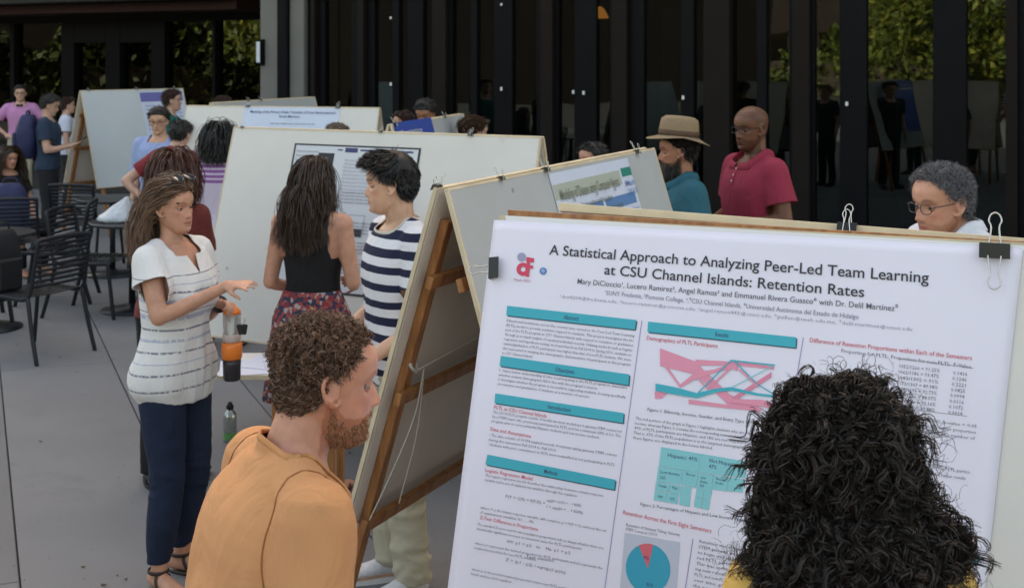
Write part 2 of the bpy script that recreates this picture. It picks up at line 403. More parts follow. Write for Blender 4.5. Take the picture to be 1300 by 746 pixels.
class Person:
    def __init__(s, label, loc, heading, H=1.75, sex='m', skin=(.55, .34, .25), lean=0, head=(0, 0, 0), headpos=(0, 0, 0), arms=None, legs=None, group=None, vox=.010, handpose=None,
                 nose=1., chin=1., stoop=0., hw=1., tint=None, build=1.0, shoulders=1.0, glasses=None, hidden_legs=False, headvox=None):
        s.k = H / 1.75; k = s.k; s.sex = sex; s.vox = vox; s.build_ = build
        s.root = empty('person', loc, heading - math.pi / 2); tag(s.root, label, 'person', group)
        T = TORSO_M if sex == 'm' else TORSO_F
        s.T = [(z, a * build, b * build, c) for z, a, b, c in T]
        piv = Vector((0, 0, .95))
        def up(p):
            p = Vector(p); t = min(1, max(0, (p.z - .92) / .25)); 
            a = -R(lean) * t - R(stoop) * min(1, max(0, (p.z - 1.2) / .25))
            return piv + Matrix.Rotation(a, 3, 'X') @ (p - piv)
        s.up = up
        sw = (.178 if sex == 'm' else .152) * shoulders
        s.sh = {q: up((q * sw, -.015, 1.415)) for q in (1, -1)}
        s.hwid = sw
        dfl = {q: (up((q * (sw + .045), -.03, 1.13)), up((q * (sw + .06), .05, .89)), Vector((0, .15, -1)), Vector((-q, .1, 0))) for q in (1, -1)}
        s.arm = {}
        for q in (1, -1):
            a = (arms or {}).get(q); s.arm[q] = tuple(Vector(x) for x in a) if a else dfl[q]
        hz = .083 if sex == 'm' else .082
        s.leg = {}
        for q in (1, -1):
            a = (legs or {}).get(q)
            s.leg[q] = tuple(Vector(x) for x in a) if a else (Vector((q * hz, -.01, .88)), Vector((q * (hz + .012), .012, .49)), Vector((q * (hz + .02), -.03, .08)), Vector((q * (hz + .05), .12, .03)))
        yaw, pit, rol = [R(a) for a in head]
        nb = up((0, -.025, 1.47)); hb = up((0, .008, 1.60)) + Vector(headpos)
        s.nb, s.hb = nb, hb
        base = Matrix.Translation(hb) @ Matrix.Rotation(yaw, 4, 'Z') @ Matrix.Rotation(-pit, 4, 'X') @ Matrix.Rotation(rol, 4, 'Y') @ Matrix.Translation((0, 0, -.085))
        s.M = base @ Matrix.Diagonal((hw * (.97 if sex == 'f' else 1), (.97 if sex == 'f' else 1), (.97 if sex == 'f' else 1), 1))
        # body
        g = Geo()
        s.torso(g, 0); s.armgeo(g, 0); s.neck(g)
        hp = handpose or {}
        for q in (1, -1):
            e, w_, d, n_ = s.arm[q]; kw = dict(curl=.35); kw.update(hp.get(q, {}))
            hand(g, w_, d, n_, q, k=(1 if sex == 'm' else .93), **kw)
        for q in (1, -1):
            h, kn, an, to = s.leg[q]; calf = (kn * .62 + an * .38) + (Vector((0, -.02, 0)) if not (legs or {}).get(q) else Vector())
            g.tube([h, h * .5 + kn * .5 + Vector((0, .008, 0)), kn, calf, an + Vector((0, .01, .03)), an], [.088, .072, .054, .055, .036, .036], n=14, sub=3)
            f = (to - an); f.z = 0; f.normalize()
            g.tube([an - f * .035 + Vector((0, 0, -.035)), an + f * .05 + Vector((0, 0, -.035)), Vector((to.x, to.y, an.z - .055)), Vector((to.x, to.y, an.z - .058)) + f * .05], [.030, .034, .042, .034], [.034, .036, .022, .014], n=12, sub=3)
        V, F = remesh(g, vox, 2)
        hg = head_geo(s.M, dict(nose=nose, chin=chin)); s.neck(hg)
        V2, F2 = remesh(hg, headvox or min(vox * .5, .0042), 1)
        n0 = len(V); V = np.concatenate([V, V2]); F = F + [tuple(i + n0 for i in f) for f in F2]
        # pigment: lips, cheeks, brows and stubble
        Mi = np.array(s.M.inverted()); q = V @ Mi[:3, :3].T + Mi[:3, 3]
        tv = np.ones((len(V), 3)); X, Y, Z = q[:, 0], q[:, 1], q[:, 2]
        front = (Y > .04) & (Z > -.02) & (Z < .25)
        lip = np.exp(-((X / .022) ** 4)) * np.exp(-((Z - .0508) / .0075) ** 4) * front * (Y > .075)
        tv *= (1 - lip[:, None] * np.array([.12, .42, .38])); 
        line = np.exp(-((X / .023) ** 6)) * np.exp(-((Z - .0512) / .0016) ** 2) * front * (Y > .07); tv *= 1 - .55 * line[:, None]
        ck = (np.exp(-(((np.abs(X) - .045) / .018) ** 2 + ((Z - .09) / .018) ** 2)) + np.exp(-((X / .014) ** 2 + ((Z - .082) / .012) ** 2))) * front; tv *= (1 - ck[:, None] * np.array([.0, .14, .12]))
        t_ = tint or {}
        if 'brow' in t_:
            br = np.exp(-(((np.abs(X) - .032) / .019) ** 4)) * np.exp(-(((Z - .1395 - .004 * np.clip(1 - (np.abs(X) - .032) ** 2 / .0003, -1, 1)) / .0042) ** 2)) * front; tv = tv * (1 - br[:, None] * (1 - np.array(t_['brow'])))
        if 'beard' in t_:
            bz = np.interp(Y, [-.02, .0, .03, .06, .09], [.095, .092, .060, .058, .070]); be = ((Z < bz) & (Y > -.01) & (Z > -.02)).astype(float) * (1 - np.exp(-((X / .022) ** 4)) * np.exp(-((Z - .051) / .008) ** 4))
            be *= .75; tv = tv * (1 - be[:, None] * (1 - np.array(t_['beard'])))
        if 'scalp' in t_:
            hl = hairline(X, Y, Z, t_.get('recede', 0)) & (Z > 0); tv = tv * (1 - .8 * hl[:, None] * (1 - np.array(t_['scalp'])))
        sm = mat('skin_%02x%02x%02x' % tuple(int(c * 255) for c in skin), skin, rough=.44, attr=True, sss=.10, bump=.25, bump_scale=240, dist=.0015, noise_amt=.14, noise_scale=34)
        s.body = link_mesh('body', V * s.k, F, sm, s.root, True, tv)
        # eyes
        for e in (-1, 1):
            g = Geo(); c = s.M @ Vector((e * .031, .0630, .1165))
            dirv = (s.M.to_3x3() @ Vector((e * .05, 1, -.12))).normalized()
            Mq = Matrix.Translation(c) @ dirv.to_track_quat('Z', 'Y').to_matrix().to_4x4()
            g.ell((0, 0, 0), (.0122, .0122, .0122), Mq, n=16, m=24)
            pv = np.array(g.v) - np.array(c); cosv = pv @ np.array(dirv) / .0122
            tt = np.where(cosv[:, None] > .82, np.array([[.035, .022, .015]]), np.array([[.26, .22, .20]]))
            g.v = [tuple(Vector(p) * s.k) for p in g.v]
            g.build('eye', mat('eye', (1, 1, 1), rough=.12, attr=True), s.root, True, tint=tt)
            for sgn, up0, nm in ((1, .0052, 'eyelid'), (-1, -.0056, 'eyelid')):
                lg = Geo(); Ml = s.M @ Matrix.Translation((e * .031, .0630, .1165)); rows = []
                a0, a1 = (.26, 1.5) if sgn > 0 else (.30, 1.3)
                for a in np.linspace(a0, a1, 5):
                    rows.append([tuple(Ml @ Vector((.0142 * math.sin(b) * (1 if a < 1 else 1), .0138 * math.cos(b) * math.cos(a), sgn * .0138 * math.sin(a) * (math.cos(b) ** .6)))) for b in np.linspace(-1.35, 1.35, 11)])
                base_i = 0; n = 11; V_ = [p for r_ in rows for p in r_]; F_ = [(i * n + j, i * n + j + 1, (i + 1) * n + j + 1, (i + 1) * n + j) for i in range(4) for j in range(10)]
                lg.add([tuple(Vector(p) * s.k) for p in V_], F_)
                lg.build(nm, sm, s.root, True, tint=np.array((.85, .74, .72)))
        if 'brow' in t_ and vox < .0095:
            for e in (-1, 1):
                n = 70; bx = rng.uniform(.012, .050, n); P = np.stack([e * bx, .088 - (bx / .05) ** 2 * .016, .137 + .006 * np.sin((bx - .01) / .04 * 2.2) + rng.uniform(-.003, .003, n)], 1)
                D = np.stack([e * np.ones(n), -.35 * np.ones(n), rng.uniform(-.1, .5, n)], 1)
                pp = grow(to_world(s.M, P + 0 * D) * s.k, rot(s.M, D), .009, 3, 0, wander=.05)
                strand_mesh('eyebrow', pp, .0007, mat('brow_hair_' + str(t_['brow'][0]), tuple(np.array(skin) * np.array(t_['brow']) * .5), rough=.7, attr=True), s.root)
        if glasses: s.glasses(glasses)
    def intorso(s, p, ease):
        A = np.array(s.T); z = p.z
        if z > 1.40: return abs(p.x) < s.hwid * .6
        a = np.interp(z, A[:, 0], A[:, 1]) + ease
        return abs(p.x) < a
    def torso(s, g, ease, z0=0, z1=9, hem=None):
        rr = []; T = [t for t in s.T if z0 <= t[0] <= z1]
        zs = np.linspace(T[0][0], T[-1][0], 24); A = np.array(T)
        for z in zs:
            a = smoothinterp(np.array([z]), A[:, 0], A[:, 1])[0] + ease; b = smoothinterp(np.array([z]), A[:, 0], A[:, 2])[0] + ease; c = smoothinterp(np.array([z]), A[:, 0], A[:, 3])[0]
            if hem: a, b, c = hem(z, a, b, c)
            e = 2 / 2.5
            rr.append([tuple(s.up((a * math.copysign(abs(math.cos(t)) ** e, math.cos(t)), c + b * math.copysign(abs(math.sin(t)) ** e, math.sin(t)), z))) for t in np.linspace(0, 2 * math.pi, 28, endpoint=False)])
        g.rings(rr)
        if s.sex == 'f' and z1 > 1.3 and z0 < 1.2:
            for q in (-1, 1): g.ell((0, 0, 0), (.062 + ease, .062 + ease, .064 + ease), Matrix.Translation(s.up((q * .068, .072, 1.255))))
        for q in (-1, 1):      # trapezius and shoulder mass
            if z1 > 1.4:
                g.tube([s.up((q * .02, -.03, 1.475)), s.up((q * s.hwid * .55, -.03, 1.438)), s.sh[q]], [.040 + ease * .8, .045 + ease * .8, .052 * s.build_ + ease * .7], n=12, sub=3)
                g.tube([s.up((q * s.hwid * .45, 0, 1.36)), s.sh[q] + Vector((0, 0, -.005))], [.075 + ease * .6, .054 * s.build_ + ease * .7], n=12, sub=3)
    def armgeo(s, g, ease, frac=1., flare=0.):
        up_r = (.056, .051, .043) if s.sex == 'm' else (.049, .043, .037)
        fo_r = (.040, .039, .026) if s.sex == 'm' else (.034, .033, .0225)
        for q in (1, -1):
            sh = s.sh[q]; e, w_ = s.arm[q][:2]
            if frac >= 1:
                g.tube([sh, sh * .5 + e * .5, e * .97 + sh * .03], [r * s.build_ + ease for r in up_r], n=14, sub=4)
                g.tube([e * .97 + sh * .03, e * .7 + w_ * .3, w_], [r + ease for r in fo_r], n=14, sub=4)
            else:
                m = sh.lerp(e, frac + .04); g.tube([sh, sh.lerp(m, .5), m], [up_r[0] * s.build_ + ease, up_r[1] * s.build_ + ease + flare * .5, up_r[1] * s.build_ * .97 + ease + flare], n=16, sub=4)
    def neck(s, g, ease=0):
        r = .058 if s.sex == 'm' else .047
        top = s.M @ Vector((0, -.028, .065))
        g.tube([s.nb + Vector((0, 0, -.03)), s.nb.lerp(top, .5) + Vector((0, .004, 0)), top], [r * 1.1 + ease, r + ease, r * .96 + ease], n=18, sub=4)
    def top(s, name, m, ease=.014, hem=.90, sleeve=.55, flare=.01, neck='crew', vox=None, fold=.006, fold_sc=(9, 9, 5), collar=None, collar_mat=None, hemfn=None, drop=0, seed=1, vshape=None, cuff=None, seams=None, foldtop=.15):
        vox = vox or max(s.vox, .007); g = Geo(); k = s.k
        s.torso(g, ease, z0=.80 if hem > .79 else .8, hem=hemfn)
        if sleeve > 0: s.armgeo(g, ease, sleeve, flare)
        if neck in ('crew', 'vee', 'polo'): g.tube([s.nb + Vector((0, 0, -.03)), s.nb + Vector((0, .004, .035))], [.068, .062 if s.sex == 'm' else .055], n=18)
        V, F = remesh(g, vox, 3)
        me = bpy.data.meshes.new(name); me.from_pydata(V.tolist(), [], F); bm = bmesh.new(); bm.from_mesh(me)
        ymid = s.nb.y; upv = (s.up((0, 0, 1.47)) - s.up((0, 0, 1.3))).normalized(); fwd = upv.cross(Vector((-1, 0, 0))).normalized() * 1
        if fwd.y < 0: fwd = -fwd
        s.upv, s.fwd = upv, fwd
        if neck in ('crew', 'polo', 'vee'):
            co = s.nb + upv * (.004 - drop) + fwd * .0; no = (upv + fwd * .34).normalized()
            sel_bisect(bm, co, no, lambda p: (p - s.nb).length < .135 and abs(p.x - s.nb.x) < .088)
        if vshape:
            d, wd = vshape
            def vf(p):
                l = p - s.nb; z = l.dot(upv); y = l.dot(fwd)
                return y > .02 and z > -d and abs(p.x - s.nb.x) < (z + d) * wd
            bmesh.ops.delete(bm, geom=[f for f in bm.faces if vf(f.calc_center_median())], context='FACES'); smooth_edge(bm, 4)
        if callable(neck):
            bmesh.ops.delete(bm, geom=[f for f in bm.faces if neck(f.calc_center_median())], context='FACES'); smooth_edge(bm, 4)
        bmesh.ops.delete(bm, geom=[f for f in bm.faces if f.calc_center_median().z < hem - .12], context='FACES')
        if sleeve > 0:
            for q in (1, -1):
                sh, (e, w_) = s.sh[q], s.arm[q][:2]
                if sleeve < 1: c = sh.lerp(e, sleeve); n_ = (e - sh).normalized()
                else: c = w_; n_ = (w_ - e).normalized()
                sel_bisect(bm, c, n_, lambda p, c=c, n_=n_, q=q: (p - c).length < .11 and (p - c - n_ * (p - c).dot(n_)).length < .092 and not (sleeve < 1 and s.intorso(p, ease + .012)))
        sel_bisect(bm, Vector((0, 0, hem)), Vector((0, 0, -1)), lambda p: p.z < hem + .05 and (sleeve <= 0 or sleeve >= 1 or min((p - s.sh[q].lerp(s.arm[q][0], sleeve)).length for q in (1, -1)) > .08) and abs(p.x) < .3)
        # keep largest piece
        seen = set(); best = []
        for f in bm.faces:
            if f in seen: continue
            st = [f]; comp = []; seen.add(f)
            while st:
                x = st.pop(); comp.append(x)
                for e_ in x.edges:
                    for y in e_.link_faces:
                        if y not in seen: seen.add(y); st.append(y)
            if len(comp) > len(best): best = comp
        bs = set(best); bmesh.ops.delete(bm, geom=[f for f in bm.faces if f not in bs], context='FACES')
        if fold: folds(bm, fold, fold_sc, seed, fn=lambda p: min(1, max(foldtop, (1.47 - p.z) * 5)))
        if seams:
            for q in (1, -1):
                sh = s.sh[q]; pc = sh + Vector((-q * .022, 0, 0)); pn = Vector((q, .0, .28)).normalized(); pts = []
                for e_ in bm.edges:
                    a_, b_ = e_.verts[0].co, e_.verts[1].co
                    if (a_ - sh).length > .15: continue
                    da, db = (a_ - pc).dot(pn), (b_ - pc).dot(pn)
                    if da * db < 0: pts.append(a_.lerp(b_, da / (da - db)))
                if len(pts) < 12: continue
                cc = Vector((pc.x, sh.y, sh.z - .035)); A_ = np.array([(math.atan2(p.z - cc.z, p.y - cc.y), p.x, p.y, p.z) for p in pts]); ring = []
                for t in np.linspace(-.9, math.pi + .9, 40):
                    dd_ = np.abs((A_[:, 0] - t + math.pi) % (2 * math.pi) - math.pi); i_ = np.argsort(dd_)[:4]
                    if dd_[i_[0]] < .25: m_ = A_[i_, 1:].mean(0); o_ = np.array([0, math.cos(t), math.sin(t)]) * .0008; ring.append((m_ + o_) * k)
                if len(ring) > 8: Geo().tube(ring, .0016, n=5, sub=1).build('seam', seams, s.root, True)
        loop = [v.co.copy() for v in bm.verts if v.is_boundary and (v.co - s.nb).length < .16 and v.co.z > 1.3]
        for v in bm.verts: v.co *= k
        bm.to_mesh(me); bm.free(); me.materials.append(m); me.shade_smooth()
        o = bpy.data.objects.new(name, me); col.objects.link(o); o.parent = s.root
        sd = o.modifiers.new('s', 'SOLIDIFY'); sd.thickness = .003; sd.offset = -1
        if collar and loop:
            c = sum(loop, Vector()) / len(loop); N = 36; L = []
            ang = sorted((math.atan2((p - c).dot(fwd), p.x - c.x), (p - c).length, (p - c).dot(upv)) for p in loop)
            A = np.array(ang)
            for t in np.linspace(-math.pi, math.pi, N, endpoint=False):
                d_ = np.abs((A[:, 0] - t + math.pi) % (2 * math.pi) - math.pi); i_ = np.argsort(d_)[:6]
                rr = A[i_, 1].mean(); zz = A[i_, 2].mean(); rh = math.sqrt(max(rr * rr - zz * zz, 1e-6))
                L.append(c + Vector((1, 0, 0)) * math.cos(t) * rh + fwd * math.sin(t) * rh + upv * zz)
            g = Geo()
            if collar == 'band': g.tube([p + upv * .002 for p in L], .0068, .0030, up=tuple(fwd), n=8, closed=True, sub=1)
            else:
                rows = []
                def rowat(inn, upz): return [tuple((p - c) * inn + c + upv * (upz * (1 - .45 * max(0, math.sin(t)) ** 3))) for p, t in zip(L, np.linspace(-math.pi, math.pi, N, endpoint=False))]
                rows = [rowat(1.0, -.006), rowat(.95, .018), rowat(.97, .028), rowat(1.06, .020), rowat(1.16, -.010), rowat(1.15, -.014), rowat(1.04, .010), rowat(.99, -.008)]
                # leave the front open
                V_ = [p for r_ in rows for p in r_]; fr = int(N * .75)
                F_ = [(i * N + j, i * N + (j + 1) % N, (i + 1) * N + (j + 1) % N, (i + 1) * N + j) for i in range(len(rows) - 1) for j in range(N) if j not in (fr - 1, fr)]
                g.add(V_, F_)
            g.v = [tuple(Vector(p) * k) for p in g.v]
            g.build('collar' if collar != 'band' else 'neckband', collar_mat or m, s.root, True)
        return o
    def trousers(s, name, m, ease=.012, waist=1.02, ankle=.0, hemr=None, knee=None, vox=None, fold=.005, wide=0, seed=3):
        vox = vox or max(s.vox, .009); g = Geo(); k = s.k
        s.torso(g, ease, z0=.80, z1=1.12)
        for q in (1, -1):
            h, kn, an, to = s.leg[q]
            a2 = an + Vector((0, 0, ankle)); hr = hemr or .06
            g.tube([h, h * .5 + kn * .5, kn, kn * .5 + an * .5, a2], [.094 + ease, .080 + ease + wide * .5, .062 + ease + wide * .7, .056 + ease + wide * .8, hr], n=18, sub=4)
        V, F = remesh(g, vox, 3)
        me = bpy.data.meshes.new(name); me.from_pydata(V.tolist(), [], F); bm = bmesh.new(); bm.from_mesh(me)
        sel_bisect(bm, Vector((0, 0, waist)), Vector((0, 0, 1)), lambda p: p.z > waist - .05)
        for q in (1, -1):
            an = s.leg[q][2]; sel_bisect(bm, an + Vector((0, 0, ankle)), Vector((0, 0, -1)), lambda p: p.z < an.z + ankle + .03 and p.x * q > -.02 and (p - an).length < .2)
        if fold: folds(bm, fold, (7, 7, 13), seed, fn=lambda p: .35 + .9 * max(math.exp(-((p.z - .5) / .12) ** 2), math.exp(-((p.z - .13) / .12) ** 2), .5 * math.exp(-((p.z - .85) / .08) ** 2)))
        for v in bm.verts: v.co *= k
        bm.to_mesh(me); bm.free(); me.materials.append(m); me.shade_smooth()
        o = bpy.data.objects.new(name, me); col.objects.link(o); o.parent = s.root
        sd = o.modifiers.new('s', 'SOLIDIFY'); sd.thickness = .003; sd.offset = -1
        return o
    def skirt(s, name, m, z0=.52, z1=1.06, flare=.07, n=64):
        rows = []
        A = np.array(s.T)
        for i, z in enumerate(np.linspace(z1, z0, 22)):
            t = (z1 - z) / (z1 - z0); zq = max(z, .93)
            a = smoothinterp(np.array([zq]), A[:, 0], A[:, 1])[0] + .012 + flare * t; b = smoothinterp(np.array([zq]), A[:, 0], A[:, 2])[0] + .012 + flare * t
            rows.append([tuple(s.k * Vector(((a + .02 * t * math.sin(7 * h + 1) + .01 * t * math.sin(13 * h)) * math.cos(h), -.012 + (b + .02 * t * math.sin(7 * h + 1)) * math.sin(h), z))) for h in np.linspace(0, 2 * math.pi, n, endpoint=False)])
        g = Geo().rings(rows, cap=False); o = g.build(name, m, s.root, True)
        sd = o.modifiers.new('s', 'SOLIDIFY'); sd.thickness = .003
        return o
    def shoes(s, m, sole, name='shoe', high=.0):
        for q in (1, -1):
            an, to = s.leg[q][2:4]; f = (to - an); f.z = 0; f.normalize(); side = f.cross(Vector((0, 0, 1)))
            heel = Vector((an.x, an.y, 0)) - f * .055; zb = an.z - .08
            g = Geo()
            def P(t, x, z): return heel + f * t + side * x + Vector((0, 0, zb + z))
            ru = [(.0, .030, .035, .055), (.03, .036, .045, .08), (.09, .040, .040, .085), (.15, .044, .030, .060), (.21, .048, .020, .045), (.26, .040, .014, .030), (.285, .02, .010, .02)]
            rows = [[tuple(P(t + .0, w_ * math.cos(h), .018 + max(0, hh * (math.sin(h) * .5 + .5)))) for h in np.linspace(0, 2 * math.pi, 16, endpoint=False)] for t, w_, _, hh in ru]
            g.rings(rows); g.v = [tuple(Vector(p) * s.k) for p in g.v]; sh = g.build(name, m, s.root, True)
            g = Geo(); N = 24; out = []
            for z in (0, .018):
                out.append([tuple(P(.14 + .152 * math.cos(h), (.044 + .006 * math.cos(h)) * math.sin(h), z)) for h in np.linspace(0, 2 * math.pi, N, endpoint=False)])
            g.rings(out); g.v = [tuple(Vector(p) * s.k) for p in g.v]; g.build('sole', sole, sh)
            sh.children[0].matrix_parent_inverse.identity()
    def sandals(s, m):
        for q in (1, -1):
            an, to = s.leg[q][2:4]; f = (to - an); f.z = 0; f.normalize(); side = f.cross(Vector((0, 0, 1)))
            c0 = Vector((an.x, an.y, an.z - .08)) - f * .05; g = Geo(); N = 24; rows = []
            for z in (0.0, .013):
                rows.append([tuple(c0 + f * (.125 + .135 * math.cos(h)) + side * (.038 + .006 * math.cos(h)) * math.sin(h) + Vector((0, 0, z - .002))) for h in np.linspace(0, 2 * math.pi, N, endpoint=False)])
            g.rings(rows)
            def strap(t0, z, hgt, w_, r=.008):
                g.tube([c0 + f * t0 - side * w_ + Vector((0, 0, .01)), c0 + f * (t0 + z) - side * w_ * .85 + Vector((0, 0, hgt * .75)), c0 + f * (t0 + z) + Vector((0, 0, hgt)), c0 + f * (t0 + z) + side * w_ * .85 + Vector((0, 0, hgt * .75)), c0 + f * t0 + side * w_ + Vector((0, 0, .01))], .003, r, up=tuple(f), n=8, sub=4)
            strap(.19, 0, .045, .044, .012); strap(.11, -.03, .088, .040, .008)
            pts = [Vector((an.x, an.y, an.z + .005)) + f * .044 * math.cos(h) + side * .042 * math.sin(h) for h in np.linspace(0, 2 * math.pi, 16, endpoint=False)]
            g.tube(pts, .0035, .008, n=8, closed=True, sub=1)
            g.v = [tuple(Vector(p) * s.k) for p in g.v]; g.build('sandal', m, s.root, True)
    def glasses(s, m):
        g = Geo(); M = s.M
        for e in (-1, 1):
            pts = [tuple(M @ Vector((e * .032 + .022 * math.copysign(abs(math.cos(h)) ** .7, math.cos(h)), .095 - .008 * abs(math.cos(h) + e * .0) * (1 if e * math.cos(h) > 0 else .2), .116 + .0155 * math.copysign(abs(math.sin(h)) ** .7, math.sin(h))))) for h in np.linspace(0, 2 * math.pi, 20, endpoint=False)]
            g.tube(pts, .0017, n=6, closed=True, sub=1)
            g.tube([tuple(M @ Vector(p)) for p in ((e * .054, .088, .122), (e * .070, .070, .124), (e * .080, .0, .124), (e * .082, -.015, .118))], .0018, n=6, sub=3)
        g.tube([tuple(M @ Vector(p)) for p in ((-.011, .096, .118), (0, .101, .121), (.011, .096, .118))], .0018, n=6, sub=3)
        g.v = [tuple(Vector(p) * s.k) for p in g.v]; g.build('glasses', m, s.root, True)
    def placket(s, o, m, length=.13, w_=.028):
        pts = []; me_o = o; bpy.context.view_layer.update()
        for z in np.linspace(-.03, -length, 7):
            c = s.nb + s.upv * z
            ok, hit, nrm, _ = me_o.ray_cast((c + s.fwd * .4) * s.k, -s.fwd)
            if ok: pts.append((hit, nrm))
        if len(pts) < 3: return
        g = Geo(); rows = [[tuple(h + Vector((x, 0, 0)) * s.k + s.fwd * d) for x, d in ((-w_ / 2, -.004), (-w_ / 2, .0035), (w_ / 2, .0035), (w_ / 2, -.004))] for h, n_ in pts]
        g.rings(rows); g.build('placket', m, s.root)
        for h, n_ in pts[1::2]: Geo().ell(tuple(h + s.fwd * .005), (.006, .003, .006), None, 10, 6).build('button', mat('button_pale', (.6, .55, .52), rough=.3), s.root, True)
    # ---- hair styles
    def Mk(s): return Matrix.Diagonal((s.k, s.k, s.k, 1)) @ s.M
    def hair_short(s, m, n=1500, thick=.012, length=.03, recede=0., curly=0., name='hair', rad=.0011, region=None, tint=(1, 1, 1), up_bias=.4, sides=2):
        M = s.Mk()
        hair_cap(name, M, thick, m, s.root, recede, nz_amp=.005 if not curly else .012, nz_sc=28 if not curly else 60, region=region, tint=(.45, .45, .45))
        P, Nn = roots_on_head(n, recede, region)
        fl = np.stack([np.sign(P[:, 0]) * .3, -.8 * np.ones(len(P)), -.3 * np.ones(len(P))], 1); fl[P[:, 1] > .02] = (0, .9, .1); 
        low = P[:, 2] < .16; fl[low] = np.stack([np.zeros(low.sum()), -.45 * np.ones(low.sum()), -.8 * np.ones(low.sum())], 1)
        D = Nn * up_bias + fl * (1 - up_bias) * 1.2
        p = grow(to_world(M, P + Nn * thick * .75), rot(M, D), length, 6, .04, wander=.16, ells=[skull(M, .99)])
        if curly: p = curl(grow(to_world(M, P + Nn * thick * .4), rot(M, Nn + rng.normal(size=P.shape) * .5), length, 12, .04, wander=.22, ells=[skull(M, .99)]), curly, 1.7)
        strand_mesh('hair_strands', p, rad, m, s.root, sides)
    def hair_long(s, m, n=1400, length=.42, recede=0., wave=.006, name='hair', rad=.0013, vol=.022, comb=None, back=0., region=None, spread=.0055, nseg=22, tint=(1, 1, 1), lens=None, extra=(), face_clear=True, sides=2):
        M = s.Mk(); k = s.k
        hair_cap(name, M, .012, m, s.root, recede, tint=(.3, .3, .3), region=region)
        P, Nn = roots_on_head(n, recede, region)
        D = np.stack([np.sign(P[:, 0] + rng.normal(0, .004, len(P))) * .8, -.55 * np.ones(len(P)), -.1 * np.ones(len(P))], 1)
        if comb is not None: D = comb(P, Nn)
        D = D - Nn * ((D * Nn).sum(1, keepdims=True)) * .97
        off = rng.uniform(.0, vol, len(P)) ** 1.0; 
        ells = [skull(M, 1.07, off * .75)]
        # neck, shoulders and chest
        def E(c, r, o=off * .6): return (np.array(s.up(c)) * k, np.eye(3), np.array(r) * k, o)
        ells += [E((0, -.02, 1.50), (.058, .060, .12)), E((0, -.01, 1.30), ((.165 if s.sex == 'm' else .150), .118, .155)), E((s.hwid * .8, -.015, 1.41), (.075, .066, .062)), E((-s.hwid * .8, -.015, 1.41), (.075, .066, .062))]
        ells += list(extra)
        Ls = (length * (1 - .30 * rng.random(len(P)) ** 2)) if lens is None else lens(P)
        Ls = Ls + np.clip((.0 - P[:, 2]) * 0, 0, 0) + (P[:, 2] - .1) * .6
        Mi_ = np.array(M.inverted()); bk = np.array(M)[:3, 1] / k
        def gf(p):
            z = p @ Mi_[2, :3] + Mi_[2, 3]; y = p @ Mi_[1, :3] + Mi_[1, 3]
            g = np.zeros((len(p), 3)); g[:, 2] = -1; a = back * ((z > .055) & (y > -.045)); g -= bk[None] * a[:, None]; return g
        p = grow(to_world(M, P + Nn * .008), rot(M, D), length, nseg, .34, wander=.03, ells=ells, lens=Ls, gf=gf)
        if wave: p = curl(p, wave, 2.0, ramp=.6)
        p = clump(p, 4, spread, 1.0)
        strand_mesh('hair_strands', p, rad, m, s.root, sides)
# ------------------------------------------------------------------ ground
conc = mat('concrete_paver', (.168, .170, .178), rough=.85, noise_amt=.10, noise_scale=1.3, bump=.35, bump_scale=160, attr=True, dist=.003)
_n = conc.node_tree.nodes; _l = conc.node_tree.links
def add_stains(m, scale=3.2, lo=.62, amt=.24, speck=True):
    n = m.node_tree.nodes; l = m.node_tree.links; b = n['Principled BSDF']; src = b.inputs['Base Color'].links[0].from_socket
    tc = n.new('ShaderNodeTexCoord'); nz = n.new('ShaderNodeTexNoise'); nz.inputs['Scale'].default_value = scale; nz.inputs['Detail'].default_value = 8; nz.inputs['Roughness'].default_value = .65
    l.new(tc.outputs['Object'], nz.inputs['Vector']); mr = n.new('ShaderNodeMapRange'); mr.inputs['From Min'].default_value = lo; mr.inputs['From Max'].default_value = lo + .12; mr.inputs['To Min'].default_value = 1; mr.inputs['To Max'].default_value = 1 - amt
    l.new(nz.outputs[0], mr.inputs['Value']); mx = n.new('ShaderNodeMix'); mx.data_type = 'RGBA'; mx.blend_type = 'MULTIPLY'; mx.inputs[0].default_value = 1
    l.new(src, mx.inputs[6]); l.new(mr.outputs[0], mx.inputs[7]); cur = mx.outputs[2]
    if speck:
        vo = n.new('ShaderNodeTexVoronoi'); vo.inputs['Scale'].default_value = scale * 3.5; l.new(tc.outputs['Object'], vo.inputs['Vector'])
        m2 = n.new('ShaderNodeMapRange'); m2.inputs['From Min'].default_value = .04; m2.inputs['From Max'].default_value = .075; m2.inputs['To Min'].default_value = .55; m2.inputs['To Max'].default_value = 1
        l.new(vo.outputs['Distance'], m2.inputs['Value']); m3 = n.new('ShaderNodeMix'); m3.data_type = 'RGBA'; m3.blend_type = 'MULTIPLY'; m3.inputs[0].default_value = 1
        l.new(cur, m3.inputs[6]); l.new(m2.outputs[0], m3.inputs[7]); cur = m3.outputs[2]
    l.new(cur, b.inputs['Base Color'])
add_stains(conc, 1.1, .56, .16, speck=False); add_stains(conc)
gm = mat('joint_dirt', (.05, .048, .046), rough=.95, noise_amt=.3, noise_scale=3)
g = Geo(); g.add([(-400, -400, -.02), (400, -400, -.02), (400, 400, -.02), (-400, 400, -.02)], [(0, 1, 2, 3)])
ground = g.build('ground', gm); tag(ground, kind='structure')
